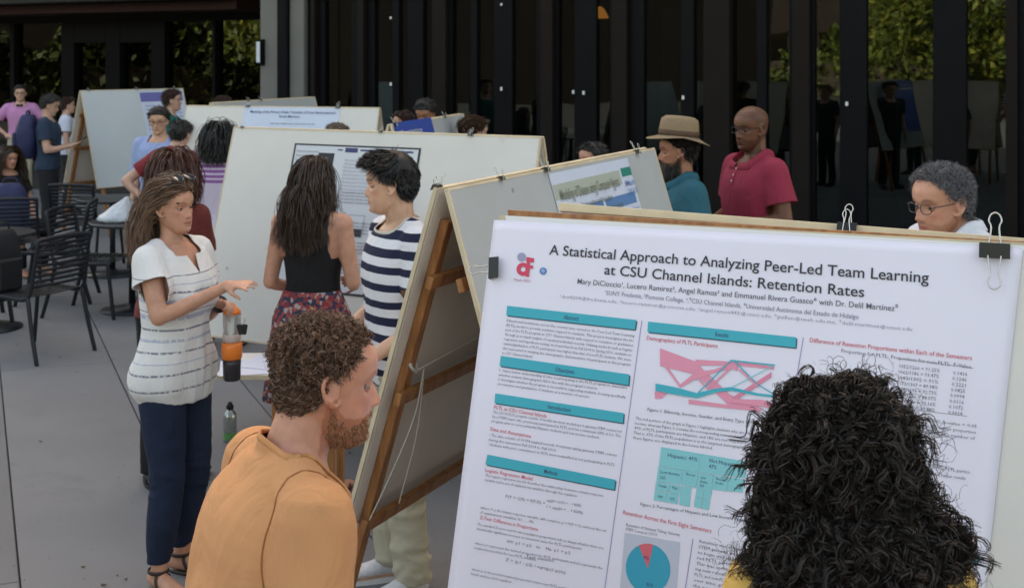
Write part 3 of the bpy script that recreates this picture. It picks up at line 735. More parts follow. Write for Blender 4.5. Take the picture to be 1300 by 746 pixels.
# slabs: long joints run along (.395,-.919)
pv = Vector((.395, -.919, 0)); pu = Vector((.919, .395, 0)); org = Vector((-2.46, 8, 0)); PW = .69 * .92 * 1.0; PL = 5.8
PWs = .715
def slab_mesh(L):
    g = Geo(); e = .004; z1 = 0; w_ = PWs - .007; l_ = L - .007
    g.rings([[(-w_/2, -l_/2, -.018), (w_/2, -l_/2, -.018), (w_/2, l_/2, -.018), (-w_/2, l_/2, -.018)], [(-w_/2, -l_/2, -e), (w_/2, -l_/2, -e), (w_/2, l_/2, -e), (-w_/2, l_/2, -e)],
             [(-w_/2 + e, -l_/2 + e, z1), (w_/2 - e, -l_/2 + e, z1), (w_/2 - e, l_/2 - e, z1), (-w_/2 + e, l_/2 - e, z1)]])
    return g
sm_ = slab_mesh(PL); meshes = []
for v in range(5):
    me = bpy.data.meshes.new('paver'); me.from_pydata(sm_.v, [], sm_.f); me.materials.append(conc)
    a = me.color_attributes.new('tint', 'FLOAT_COLOR', 'POINT'); c = .86 + .05 * v
    for d in a.data: d.color = (c, c, c * 1.0, 1)
    meshes.append(me)
ang = math.atan2(pv.y, pv.x) - math.pi / 2; far = Geo()
for i in range(-22, 32):
    for j in range(-6, 8):
        c = org + pu * ((i + .5) * PWs) + pv * ((j + (.37 if i % 2 else .0)) * PL)
        if c.y < 2.2 or c.y > 21 or abs(c.x) > .46 * c.y + 1.2: 
            if -16 < c.y < 24 and abs(c.x) < 16: far.add([Matrix.Translation(c) @ Matrix.Rotation(ang, 4, 'Z') @ Vector(p) for p in sm_.v[8:12]], [(0, 1, 2, 3)])
            continue
        o = bpy.data.objects.new('paver', random.choice(meshes)); col.objects.link(o); o.parent = ground
        o.location = c + Vector((0, 0, random.uniform(-.0012, .0006))); o.rotation_euler = (0, 0, ang)
fo = far.build('outer_pavers', conc, ground, tint=np.array((1, 1, 1.))); tag(fo, kind='stuff')

g = Geo(); rl = random.Random(11)
for i in range(150):
    yy = rl.uniform(3.2, 13); xx = rl.uniform(-.42, .05) * yy; a = rl.uniform(0, 6.28); s_ = rl.uniform(.004, .016)
    g.add([(xx + s_ * math.cos(a + q) * (1 if j % 2 else .55), yy + s_ * math.sin(a + q) * (1 if j % 2 else .55), .0025 + .003 * (j % 2)) for j, q in enumerate((0, 1.2, 2.4, 3.6, 4.9))], [(0, 1, 2, 3, 4)])
tag(g.build('fallen_bits', mat('dry_leaf', (.07, .045, .025), rough=.9), None), 'scattered dry leaf bits and grit on the pale paving', 'litter', kind='stuff')
# ------------------------------------------------------------------ building
fu = Vector((.879, -.477, 0)).normalized(); fn_ = Vector((-.477, -.879, 0)).normalized()     # along the front / out of the front
def facade(p0):
    M = Matrix(((fu.x, -fn_.x, 0, p0.x), (fu.y, -fn_.y, 0, p0.y), (0, 0, 1, 0), (0, 0, 0, 1)))   # local x along, y into the building
    return M
F1 = facade(Vector((-1.89, 16.8, 0))); F2 = facade(Vector((-1.89, 16.8, 0)) - fn_ * 3.4)
def fpx(px, M):
    r = (px - 650) / FPX; p = M.translation; u = M.col[0]
    return (r * p.y - p.x) / (u.x - r * u.y)
dark = mat('bronze_frame', (.0045, .0042, .0055), rough=.5, noise_amt=.2, noise_scale=4, spec=.12)
brown = mat('brown_post', (.011, .008, .0068), spec=.15, rough=.6, noise_amt=.15, noise_scale=5)
glassm = bpy.data.materials.new('window_glass'); glassm.use_nodes = True
n = glassm.node_tree.nodes; l = glassm.node_tree.links; n.remove(n['Principled BSDF'])
gl = n.new('ShaderNodeBsdfGlossy'); gl.inputs['Roughness'].default_value = .012; gl.inputs['Color'].default_value = (.85, .95, .92, 1)
tr = n.new('ShaderNodeBsdfTransparent'); tr.inputs['Color'].default_value = (.30, .36, .35, 1)
fr = n.new('ShaderNodeFresnel'); fr.inputs['IOR'].default_value = 1.62
mx = n.new('ShaderNodeMixShader'); l.new(fr.outputs[0], mx.inputs[0]); l.new(tr.outputs[0], mx.inputs[1]); l.new(gl.outputs[0], mx.inputs[2]); l.new(mx.outputs[0], n['Material Output'].inputs[0])
nz = n.new('ShaderNodeTexNoise'); nz.inputs['Scale'].default_value = .9; tc = n.new('ShaderNodeTexCoord'); l.new(tc.outputs['Object'], nz.inputs['Vector'])
bp = n.new('ShaderNodeBump'); bp.inputs['Strength'].default_value = .06; bp.inputs['Distance'].default_value = .05; l.new(nz.outputs[0], bp.inputs['Height']); l.new(bp.outputs[0], gl.inputs['Normal'])
plaster = mat('grey_plaster', (.17, .165, .15), rough=.85, noise_amt=.08, noise_scale=2, bump=.2, bump_scale=40)
bld = empty('building'); tag(bld, 'dark glass-fronted building with bronze frames and brown posts behind the poster boards', 'building')
HD = 2.86
def pane(x0, x1, z0, z1, M, y=.06):
    g = Geo().box(((x0 + x1) / 2, y, (z0 + z1) / 2), (x1 - x0, .012, z1 - z0)); g.xf(M); return g.build('window', glassm, bld)
def post(x0, x1, z0, z1, M, m, y=0., d=.14, name='post', bev=.006):
    g = Geo().box(((x0 + x1) / 2, y, (z0 + z1) / 2), (x1 - x0, d, z1 - z0)); g.xf(M); return g.build(name, m, bld, bevel=bev)
seq = [(390,399,'d'),(399,404,'b'),(404,412,'d'),(412,427,'g'),(427,446,'g'),(446,458,'d'),(458,466,'b'),(466,475,'d'),(475,498,'g'),(498,506,'d'),(506,517,'g'),(517,537,'d'),(537,553,'g'),(553,570,'b'),
       (570,573,'d'),(573,597,'g'),(597,605,'d'),(605,627,'g'),(627,650,'d'),(650,681,'g'),(681,690,'d'),(690,705,'b'),(705,708,'d'),(708,729,'g'),(729,757,'d'),(757,774,'g'),(774,780,'d'),(780,799,'b'),(799,817,'d'),
       (817,864,'g'),(864,881,'d'),(881,896,'g'),(896,929,'b'),(929,960,'g'),(960,973,'d'),(973,1002,'g'),(1002,1008,'d'),(1008,1030,'b'),(1030,1034,'d'),(1034,1066,'g'),(1066,1100,'d'),(1100,1184,'g'),(1184,1227,'d'),(1227,1278,'g'),(1278,1293,'b'),
       (1293,1310,'d'),(1310,1370,'g'),(1370,1390,'d'),(1390,1450,'g'),(1450,1480,'b'),(1480,1540,'g'),(1540,1570,'d')]
for a, b, k in seq:
    x0, x1 = fpx(a, F1), fpx(b, F1)
    if k == 'g': pane(x0 - .02, x1 + .02, .1, HD, F1); pane(x0 - .02, x1 + .02, HD + .10, 3.7, F1)
    elif k == 'd': post(x0, x1, 0, 3.72, F1, dark, .03, .06, 'mullion')
    else: post(x0, x1, 0, 3.74, F1, brown, -.02, .14, 'post')
xa, xb = fpx(390, F1), fpx(1570, F1)
g = Geo().box(((xa + xb) / 2, .03, HD + .05), (xb - xa, .10, .10)).xf(F1); g.build('transom', dark, bld)
g = Geo().box(((xa + xb) / 2, .03, .05), (xb - xa, .11, .10)).xf(F1); g.build('sill', dark, bld)
# upper storeys: the mass that shades the patio
g = Geo().box((3, 6.1, 9.3), (34, 12, 11.1)).xf(F1); g.build('upper_storeys', mat('stucco', (.36, .33, .29), rough=.9, noise_amt=.08, noise_scale=.6, bump=.2, bump_scale=30), bld)
for i in range(11):
    for j in range(3):
        g = Geo().box((-12 + i * 3, .085, 5.6 + j * 3.3), (1.5, .05, 1.7)).xf(F1); o = g.build('upper_window', glassm, bld)
# interior
imat = mat('interior_wall', (.12, .15, .145), rough=.9, noise_amt=.1, noise_scale=1)
idk = mat('interior_dark', (.03, .028, .028), rough=.9)
g = Geo().box((3, 5.0, 1.85), (30, .1, 3.7)).xf(F1); g.build('interior_wall', idk, bld)
g = Geo().box((3, 2.6, .02), (30, 5.0, .04)).xf(F1); g.build('interior_floor', idk, bld)
for a, b, z0, z1, mm in ((818, 868, .3, 2.7, imat), (960, 1003, .3, 1.75, imat), (1035, 1064, .3, 3.3, imat), (1125, 1184, .3, 1.75, imat), (905, 960, .2, 1.75, imat), (757, 774, .3, 2.7, imat), (1240, 1275, .8, 1.5, imat)):
    g = Geo().box(((fpx(a, F1) + fpx(b, F1)) / 2, .55, (z0 + z1) / 2), (fpx(b, F1) - fpx(a, F1), .05, z1 - z0)).xf(F1); g.build('interior_screen', mm, bld)
# small white door plates
wp = mat('white_plate', (.75, .75, .72), rough=.4)
for px, py in ((500, 23), (500, 107), (640, 6), (640, 113), (731, 117), (744, 118), (870, 124), (1077, 132)):
    x = fpx(px, F1); p = F1 @ Vector((x, -.078, 0)); z = EYE - (py - 72) / FPX * p.y
    g = Geo().box((x, -.072, z), (.028, .012, .045 if py > 30 else .03)).xf(F1); g.build('door_plate', wp, bld, bevel=.003)
# hanging lamp seen inside, lit orange
x = fpx(722, F1)
lampb = empty('pendant_lamp', F1 @ Vector((x, .9, 2.62))); tag(lampb, 'small orange glowing pendant lamp behind the dark glass left of the centre post', 'lamp')
Geo().lathe([(.03, .12), (.07, .08), (.12, -.02), (.11, -.03)], 16).build('lamp_shade', mat('lamp_glow', (.6, .2, .05), rough=.5, emis=((1, .28, .05), .55)), lampb, True)
Geo().tube([(0, 0, .1), (0, 0, 1.0)], .006, n=6).build('cord', dark, lampb)

# left wing, set back under a red-brown fascia
xl0, xl1 = fpx(-260, F2), fpx(337, F2)
seq2 = [(-260,-180,'g'),(-180,-170,'d'),(-170,-90,'g'),(-90,-78,'d'),(-78,16,'g'),(16,21,'d'),(21,81,'g'),(81,97,'d'),(97,137,'p'),(137,155,'d'),(155,195,'p'),(195,212,'d'),(212,272,'g'),(272,276,'d'),(276,333,'g'),(333,340,'d')]
ZD = EYE + (72 - 22) / FPX * 20.6; ZP = EYE + (72 - 52) / FPX * 20.6
for a, b, k in seq2:
    x0, x1 = fpx(a, F2), fpx(b, F2)
    if k == 'g': pane(x0 - .02, x1 + .02, .1, ZD, F2)
    elif k == 'p': pane(x0 - .02, x1 + .02, .2, ZP, F2); post(x0, x1, ZP, ZD, F2, dark, 0, .12, 'door_head'); post(x0, x1, 0, .2, F2, dark, 0, .12, 'door_rail')
    else: post(x0, x1, 0, ZD, F2, dark, 0, .13, 'mullion')
g = Geo().box(((xl0 + xl1) / 2, .05, ZD + .08), (xl1 - xl0, .2, .16)).xf(F2); g.build('transom', dark, bld)
redb = mat('redbrown_fascia', (.050, .026, .022), spec=.2, rough=.7, noise_amt=.12, noise_scale=3)
g = Geo().box(((xl0 + xl1) / 2, -.55, ZD + .22), (xl1 - xl0 + .5, 1.0, .16)).xf(F2); g.build('fascia', redb, bld, bevel=.01)
g = Geo().box(((xl0 + xl1) / 2, -.75, ZD + .36), (xl1 - xl0 + .5, 1.6, .10)).xf(F2); g.build('canopy', mat('canopy_grey', (.03, .034, .034), rough=.6), bld, bevel=.01)
g = Geo().box(((xl0 + xl1) / 2, 2.6, .02), (xl1 - xl0, 5.0, .04)).xf(F2); g.build('interior_floor', idk, bld)
g = Geo().box(((xl0 + xl1) / 2, 4.6, 1.9), (xl1 - xl0, .1, 3.8)).xf(F2); g.build('interior_wall', idk, bld)
# pale corner column with a dark downpipe and a wall lantern
x0, x1 = fpx(336, F1), fpx(391, F1)
g = Geo().box(((x0 + x1) / 2, .45, 1.55), (x1 - x0, 1.1, 3.1)).xf(F1); o = g.build('column', plaster, bld, bevel=.01)
g = Geo().box(((x0 + x1) / 2, 1.0, 3.42), (x1 - x0 + .3, 2.4, .62)).xf(F1); g.build('beam', mat('beam_grey', (.03, .03, .029), rough=.8), bld, bevel=.01)
g = Geo().box(((x0 + x1) / 2 + (fpx(368, F1) - (x0 + x1) / 2), -.14, 1.7), (fpx(374.5, F1) - fpx(362, F1), .10, 3.4)).xf(F1); g.build('downpipe', dark, bld, bevel=.02)
xL = fpx(340, F1); wl = empty('wall_lantern', F1 @ Vector((xL - .02, -.13, 2.16))); wl.rotation_euler = (0, 0, math.atan2(fu.y, fu.x)); tag(wl, 'narrow black-framed white wall lantern on the pale corner column', 'wall lamp')
Geo().box((0, .02, 0), (.11, .05, .36)).build('bracket', dark, wl, bevel=.004)
Geo().box((-.012, -.018, 0), (.07, .05, .29)).build('lamp_shade', mat('frosted', (.62, .66, .72), rough=.4), wl, bevel=.006)
Geo().box((.04, -.02, 0), (.016, .07, .36)).build('frame', dark, wl, bevel=.002)

# ------------------------------------------------------------------ trees behind the camera (seen mirrored in the glass)
leafm = mat('foliage', (.13, .17, .025), rough=.55, attr=True)
bark = mat('bark', (.09, .07, .05), rough=.9, noise_amt=.3, noise_scale=9, bump=.5, bump_scale=30)
def make_tree(name, loc, H, spread, label, nleaf=5200, z0=.28, seed=0):
    r_ = np.random.default_rng(seed); rt = empty(name, loc); tag(rt, label, 'tree', None)
    g = Geo(); tips = []
    g.tube([(0, 0, -.1), (.1, .05, H * .2), (.0, .1, H * .45), (.15, 0, H * .75)], [.20, .15, .11, .05], n=10)
    for i in range(13):
        a = i * 2.4; h0 = H * (.24 + .042 * i); L = spread * (1 - .35 * i / 13) * r_.uniform(.75, 1.1)
        e = np.array([math.cos(a) * L, math.sin(a) * L, h0 + L * r_.uniform(.1, .55)]); m_ = np.array([math.cos(a) * L * .5, math.sin(a) * L * .5, h0 + L * .28])
        g.tube([(0.03, .05, h0 - .1), m_, e], [.06, .035, .012], n=6); tips += [(m_, .8), (e, 1.0), ((m_ + e) / 2, 1.), (e * np.array([.8, .8, 1.12]), .9)]
    g.build('trunk', bark, rt, True)
    T = []
    for c, s_ in tips:
        for q in range(4): T.append((c + r_.normal(0, .38, 3) * spread * .33, s_))
    cs = np.array([t[0] for t in T]); k = r_.integers(0, len(cs), nleaf); c = cs[k] + r_.normal(0, 1, (nleaf, 3)) * spread * .10
    c[:, 2] = np.maximum(c[:, 2], H * z0 * .6)
    a = r_.normal(size=(nleaf, 3)); a /= np.linalg.norm(a, axis=1, keepdims=True); b = np.cross(a, r_.normal(size=(nleaf, 3))); b /= np.linalg.norm(b, axis=1, keepdims=True)
    L = r_.uniform(.10, .19, (nleaf, 1)); W = L * .55
    V = np.stack([c - a * L, c + b * W, c + a * L, c - b * W], 1).reshape(-1, 3); F = [(4 * i, 4 * i + 1, 4 * i + 2, 4 * i + 3) for i in range(nleaf)]
    tv = np.repeat(r_.uniform(.55, 1.5, (nleaf, 1)) * np.array([[1, 1, 1]]) * np.where(r_.random((nleaf, 1)) < .3, np.array([[1.5, 1.15, .8]]), 1), 4, 0)
    o = link_mesh('crown', V, F, leafm, rt, False, tv); tag(o, kind='stuff')
for i, (x, y, H, s_, lb) in enumerate([(9.5, -13, 6.6, 2.9, 'broad leafy tree across the patio, mirrored at the right end of the glass front'), (17.5, -9, 6.5, 2.8, 'spreading tree beyond the patio edge at far right'), (-18.5, -16.5, 5.4, 3.1, 'tall tree across the patio to the far left'), (-23.5, 13.5, 6.0, 2.6, 'sunlit tree at the left side of the patio, level with the farthest easel'), (-24, -22, 6, 3, 'outermost tree at far left across the patio'),
                            (-2.5, -20, 7.5, 3.0, 'leafy tree directly across the patio'), (-8.5, -22, 6.8, 2.8, 'smaller tree across the patio left of the central one')]):
    make_tree('tree', (x, y, 0), H, s_, lb, seed=i, nleaf=4800)
# clipped hedge; an added low building behind it blocks the sky in reflections
r_ = np.random.default_rng(3); nl = 22000
cx_ = r_.uniform(-38, 38, nl); hh_ = 2.4 + .8 * np.sin(cx_ * .55) + .8 * np.sin(cx_ * 1.9 + 1); c = np.stack([cx_, r_.uniform(-27.4, -25.2, nl), hh_ * r_.random(nl) ** .8], 1)
a_ = r_.normal(size=(nl, 3)); a_ /= np.linalg.norm(a_, axis=1, keepdims=True); b_ = np.cross(a_, r_.normal(size=(nl, 3))); b_ /= np.linalg.norm(b_, axis=1, keepdims=True); L_ = r_.uniform(.12, .26, (nl, 1))
V = np.stack([c - a_ * L_, c + b_ * L_ * .6, c + a_ * L_, c - b_ * L_ * .6], 1).reshape(-1, 3); hd = empty('hedge', (0, 0, 0)); tag(hd, 'long uneven hedge across the far side of the patio', 'hedge')
o = link_mesh('leaves', V, [(4 * i, 4 * i + 1, 4 * i + 2, 4 * i + 3) for i in range(nl)], leafm, hd, False, np.repeat(r_.uniform(.4, 1.2, (nl, 1)) * np.ones((1, 3)), 4, 0)); tag(o, kind='stuff')
Geo().box((0, -26.4, .9), (76, 1.5, 1.8)).build('stems', bark, hd)
nl = 12000; cy_ = r_.uniform(8, 27, nl); hh_ = 3.4 + 1.2 * np.sin(cy_ * .7 + 2) + .7 * np.sin(cy_ * 2.1); c = np.stack([r_.uniform(-29.5, -27.6, nl), cy_, hh_ * r_.random(nl) ** .8], 1)
a_ = r_.normal(size=(nl, 3)); a_ /= np.linalg.norm(a_, axis=1, keepdims=True); b_ = np.cross(a_, r_.normal(size=(nl, 3))); b_ /= np.linalg.norm(b_, axis=1, keepdims=True); L_ = r_.uniform(.12, .26, (nl, 1))
V = np.stack([c - a_ * L_, c + b_ * L_ * .6, c + a_ * L_, c - b_ * L_ * .6], 1).reshape(-1, 3); hd2 = empty('hedge', (0, 0, 0)); tag(hd2, 'tall sunlit hedge along the left side of the patio', 'hedge')
o = link_mesh('leaves', V, [(4 * i, 4 * i + 1, 4 * i + 2, 4 * i + 3) for i in range(nl)], leafm, hd2, False, np.repeat(r_.uniform(.15, .8, (nl, 1)) * (.45 + .55 * (np.sin(cy_ * 1.3 + 1) > 0))[:, None] * np.ones((1, 3)), 4, 0)); tag(o, kind='stuff')
Geo().box((-28.6, 17.5, .9), (1.4, 19, 1.8)).build('stems', bark, hd2)
lw = empty('added_sky_wall', (-34, 8, 0)); tag(lw, 'added plain brown wall behind the left hedge, hiding mirrored sky', 'wall'); Geo().box((0, 0, 3), (.4, 60, 6)).build('wall', mat('brown_render', (.035, .026, .02), rough=.9, noise_amt=.15, noise_scale=.5), lw)  # unseen wall, added to keep bright sky out of the left panes
ob = empty('added_low_building', (0, -33, 0)); tag(ob, 'added low plain brown building beyond the hedge across the patio, hiding mirrored sky', 'building')  # unseen building, added so the glass front mirrors less sky
Geo().box((0, 0, 3.2), (90, 4, 6.4)).build('wall', mat('brown_render', (.035, .026, .02), rough=.9, noise_amt=.15, noise_scale=.5), ob)
Geo().box((0, 0, 6.55), (91, 5, .3)).build('roof', redb, ob)
for i in range(22):
    Geo().box((-42 + i * 4, 2.02, 2.6), (1.8, .08, 2.2)).build('window', glassm, ob)
# ------------------------------------------------------------------ boards
canvas_w = mat('panel_white', (.70, .68, .635), rough=.75, noise_amt=.05, noise_scale=3, bump=.12, bump_scale=120)
add_stains(canvas_w, 9, .64, .12, speck=False); add_stains(canvas_w, 1.6, .60, .07)
canvas_g = mat('panel_grey', (.40, .42, .43), rough=.75, noise_amt=.06, noise_scale=2.5, bump=.12, bump_scale=120)
add_stains(canvas_g, 1.6, .58, .10)
canvas_in = mat('panel_back', (.74, .68, .60), rough=.85, noise_amt=.08, noise_scale=3, bump=.15, bump_scale=90)
edgem = mat('plywood_edge', (.62, .52, .36), rough=.8, noise_amt=.15, noise_scale=12)
wood = mat('frame_wood', (.34, .145, .045), rough=.45, noise_amt=.0)
def wood_grain(m, c1, c2):
    n = m.node_tree.nodes; l = m.node_tree.links; b = n['Principled BSDF']; tc = n.new('ShaderNodeTexCoord'); mp = n.new('ShaderNodeMapping'); mp.inputs['Scale'].default_value = (40, 40, 5)
    nz = n.new('ShaderNodeTexNoise'); nz.inputs['Scale'].default_value = 1.2; nz.inputs['Detail'].default_value = 6; cr = n.new('ShaderNodeValToRGB')
    cr.color_ramp.elements[0].position = .35; cr.color_ramp.elements[0].color = c1 + (1,); cr.color_ramp.elements[1].position = .65; cr.color_ramp.elements[1].color = c2 + (1,)
    l.new(tc.outputs['Object'], mp.inputs[0]); l.new(mp.outputs[0], nz.inputs['Vector']); l.new(nz.outputs[0], cr.inputs[0]); l.new(cr.outputs[0], b.inputs['Base Color'])
wood_grain(wood, (.24, .095, .03), (.40, .18, .06))
steel = mat('clip_wire', (.6, .58, .55), rough=.25, metal=1.); blackm = mat('clip_black', (.014, .014, .015), rough=.35)

def panel_frame(A, B, side, tilt):
    """A,B ridge ends; side=+1 panel whose outward normal is to the right of A->B. returns matrix: x along A->B, y up the slope, z outward"""
    d = (B - A).normalized(); out = Vector((d.y, -d.x, 0)) * side
    up = Vector((0, 0, 1)) * math.cos(tilt) - out * math.sin(tilt)
    nz_ = d.cross(up)
    if nz_.dot(out) < 0: nz_ = -nz_
    return Matrix(((d.x, up.x, nz_.x, A.x), (d.y, up.y, nz_.y, A.y), (d.z, up.z, nz_.z, A.z), (0, 0, 0, 1)))
def aframe(A, B, label, tilt=R(17), slope=1.12, front=None, back=None, gap=.015, backup=.0, cat='display board', legw=.042, rails=True):
    root = empty('display_easel', (A.x, A.y, 0)); tag(root, label, cat)
    A0 = Vector((0, 0, A.z)); B0 = B - Vector((A.x, A.y, 0)); L = (Vector((B.x, B.y, 0)) - Vector((A.x, A.y, 0))).length
    Ms = {}
    for side, pm in ((1, front or canvas_w), (-1, back or front or canvas_w)):
        M = panel_frame(A0, B0, side, tilt); Mo = M @ Matrix.Translation((0, backup if side == -1 else 0, gap)); Ms[side] = Mo
        # panel sheet with slightly worn edge
        g = Geo().box((L / 2, -slope / 2, -.005), (L, slope, .010)).xf(Mo); o = g.build('panel', pm, root, bevel=.0015)
        g = Geo(); 
        for (x0, x1, y0, y1) in ((0, L, -.0045, .0045), (0, L, -slope - .0045, -slope + .0045)): g.box(((x0 + x1) / 2, (y0 + y1) / 2, -.0052), (x1 - x0 + .006, .009, .0132))
        for xx in (0, L): g.box((xx, -slope / 2, -.0052), (.009, slope - .010, .0132))
        g.xf(Mo); g.build('panel_edge', edgem, root)
        # backing sheet colour inside
        g = Geo().box((L / 2, -slope / 2, -.0125), (L - .012, slope - .012, .0035)).xf(Mo); g.build('panel_backing', canvas_in, root)
        legl = A.z / math.cos(tilt) + .01
        for xx in (.085, L - .085):
            g = Geo().box((xx, -legl / 2 - .05, -.014 - .016), (legw, legl - .10, .030)).xf(Mo); g.build('leg', wood, root, bevel=.003)
        for yy in ((-.29, -slope * .60, -slope * .985) if rails else ()):
            g = Geo().box((L / 2, yy, -.014 - .042), (L - .04, .042, .022)).xf(Mo); g.build('rail', wood, root, bevel=.002)
    return root, Ms, L
def binder_clip(M, size=.032, label='', up=True, body=blackm, down=True, local_only=False, ang=(35, 28), group=None):
    """clip gripping an edge: local y up over the edge, z outward"""
    r_ = empty('binder_clip'); r_.matrix_world = M; s_ = size; tag(r_, label, 'binder clip', group)
    g = Geo(); w_ = s_ * .5; h = s_ * .42
    pr = [(.0, .30 * h), (-h * 1.3, h * .55), (-h * 1.3, h * .47), (-.06 * h, .22 * h), (-.06 * h, -.22 * h - .02), (-h * 1.3, -h * .47 - .02), (-h * 1.3, -h * .55 - .02), (.0, -.30 * h - .02)]
    V = []; 
    for x in (-w_, w_): V += [(x, y + .001, z + .004) for y, z in [(a, b if b > 0 else b + .012) for a, b in pr]]
    n = len(pr); F = [tuple(range(n))[::-1], tuple(range(n, 2 * n))] + [(i, (i + 1) % n, n + (i + 1) % n, n + i) for i in range(n)]
    V = [(x, y * 1.0 + h * .35, z) for x, y, z in V]
    g.add(V, F).build('clip_body', body, r_)
    for sg, on, a in ((1, down, ang[0]), (-1, up, ang[1])):
        if not on: continue
        Lh = s_ * 1.15; a = R(a)
        if sg > 0: o3 = lambda x, t: (x, -h * .9 - t * math.cos(a) * 1, h * .55 + .005 + t * math.sin(a) * .35)
        else: o3 = lambda x, t: (x, h * .35 + t * math.cos(a), -.004 - t * math.sin(a))
        pts = [o3(-w_ * .42, -.004), o3(-w_ * .26, Lh * .55), o3(-w_ * .42, Lh * .78), o3(-w_ * .3, Lh * .97), o3(0, Lh * 1.05), o3(w_ * .3, Lh * .97), o3(w_ * .42, Lh * .78), o3(w_ * .26, Lh * .55), o3(w_ * .42, -.004)]
        Geo().tube(pts, s_ * .030, n=6, sub=3).build('clip_handle', steel, r_, True)
    return r_
HB = 1.69
def pt(px, py): # ridge point on a board top seen at pixel
    s = (py - 72) / (EYE - HB); Y = FPX / s; return Vector(((px - 650) / s, Y, HB))

# ---- foreground board A
A1 = pt(630, 278); B1 = pt(1298, 314); dA = (B1 - A1).normalized(); dA.z = 0; dA.normalize()
A1.z = B1.z = HB + .002; RA = A1 + dA * .02; RB = A1 + dA * 2.0; tiltA = R(18.2)
easelA, MA, LA = aframe(RA, RB, 'nearest display easel carrying the large white statistics poster, pale ply edge on top', tiltA, 1.15, front=canvas_w, gap=.02, backup=-.02, rails=True)
PM = Matrix.Translation((RA.x, RA.y, 0)) @ MA[1] @ Matrix.Translation((0, 0, .0045))       # world matrix of the poster plane
PMi = PM.inverted()
def P2(px, py, z=0.):      # photograph pixel -> point on the sheet
    o = PMi @ Vector((0, 0, EYE)); d = PMi.to_3x3() @ Vector(((px - 650) / FPX, 1, -(py - 72) / FPX)); t = (z - o.z) / d.z; q = o + d * t
    return np.array((q.x, q.y, q.z))
def plate(name, px, z, th, m, parent, M0):
    g = Geo(); P = [P2(x, y, z) for x, y in px]; g.rings([[tuple(p) for p in P], [(p[0], p[1], p[2] - th) for p in P]]); g.v = [tuple(M0 @ Vector(v)) for v in g.v]; return g.build(name, m, parent, bevel=.001)
toE = Matrix.Translation((-RA.x, -RA.y, 0)) @ PM
plate('top_rail', [(644, 266), (1320, 307.5), (1320, 318), (646, 282)], -.006, .018, wood, easelA, toE)
plate('top_board', [(709, 257), (1320, 303.5), (1320, 312), (709, 267.5)], -.036, .020, mat('pale_ply', (.66, .56, .38), rough=.75, noise_amt=.1, noise_scale=14), easelA, toE)
poster = empty('poster'); poster.matrix_world = PM; tag(poster, 'large white conference poster with turquoise section bars hung on the nearest easel', 'poster')
paper = mat('poster_paper', (.80, .775, .885), rough=.42, bump=.05, bump_scale=9, dist=.01, noise_amt=.015, noise_scale=3)
# sheet: grid with slight waviness at the free left and lower edges
tl, trr = P2(627, 279), P2(1299, 315); bl, br = P2(568, 746), P2(1251, 746); dl = bl - tl; dr = br - trr; bl = tl + dl * 1.12; br = trr + dr * 1.12
V = []; NX, NY = 48, 36
for j in range(NY + 1):
    for i in range(NX + 1):
        u, v = i / NX, j / NY; p = (tl * (1 - u) + trr * u) * (1 - v) + (bl * (1 - u) + br * u) * v
        zz = .0006 + .0012 * math.sin(u * 3.1) * v; V.append((p[0], p[1], zz - .0016))
F = [(j * (NX + 1) + i, (j + 1) * (NX + 1) + i, (j + 1) * (NX + 1) + i + 1, j * (NX + 1) + i + 1) for j in range(NY) for i in range(NX)]
sheet = link_mesh('sheet', V, F, paper, poster); sd = sheet.modifiers.new('s', 'SOLIDIFY'); sd.thickness = .0006
# small strip of a second sheet showing at the upper left
def quadpx(g, pts, z): 
    P = [P2(x, y) for x, y in pts]; return g.add([(p[0], p[1], z) for p in P], [tuple(range(len(P)))[::-1]])
g = Geo(); quadpx(g, [(641, 273.5), (1300, 311.5), (1300, 318), (643, 284)], -.0012); g.build('under_sheet', mat('paper_white', (.78, .77, .78), rough=.5), poster)
def flat(m): return m
ink = mat('ink_black', (.035, .033, .04), rough=.5); ink2 = mat('ink_grey', (.13, .125, .15), rough=.5); ink3 = mat('ink_light', (.36, .35, .42), rough=.5); red = mat('ink_red', (.62, .10, .13), rough=.5)
teal = mat('ink_turquoise', (.045, .42, .52), rough=.45); tealsh = mat('bar_shadow', (.03, .11, .16), rough=.6); pink = mat('ink_pink', (.78, .30, .42), rough=.5); palegrey = mat('ink_palegrey', (.53, .56, .66), rough=.5)
tealL = mat('ink_pale_turquoise', (.24, .60, .64), rough=.5); navy = mat('ink_navy', (.04, .05, .16), rough=.5); gridm = mat('ink_violet', (.33, .28, .48), rough=.5)
dgraph = {}
def text_geo(body, res=2, bold=0., font_space=1.):
    cu = bpy.data.curves.new('t', 'FONT'); cu.body = body; cu.resolution_u = res; cu.offset = bold; cu.space_character = font_space; cu.fill_mode = 'FRONT'
    o = bpy.data.objects.new('t', cu); col.objects.link(o); dg = bpy.context.evaluated_depsgraph_get(); ev = o.evaluated_get(dg); me = ev.to_mesh()
    V = np.empty(len(me.vertices) * 3); me.vertices.foreach_get('co', V); V = V.reshape(-1, 3); F = [tuple(p.vertices) for p in me.polygons]
    ev.to_mesh_clear(); bpy.data.objects.remove(o); bpy.data.curves.remove(cu); return V, F
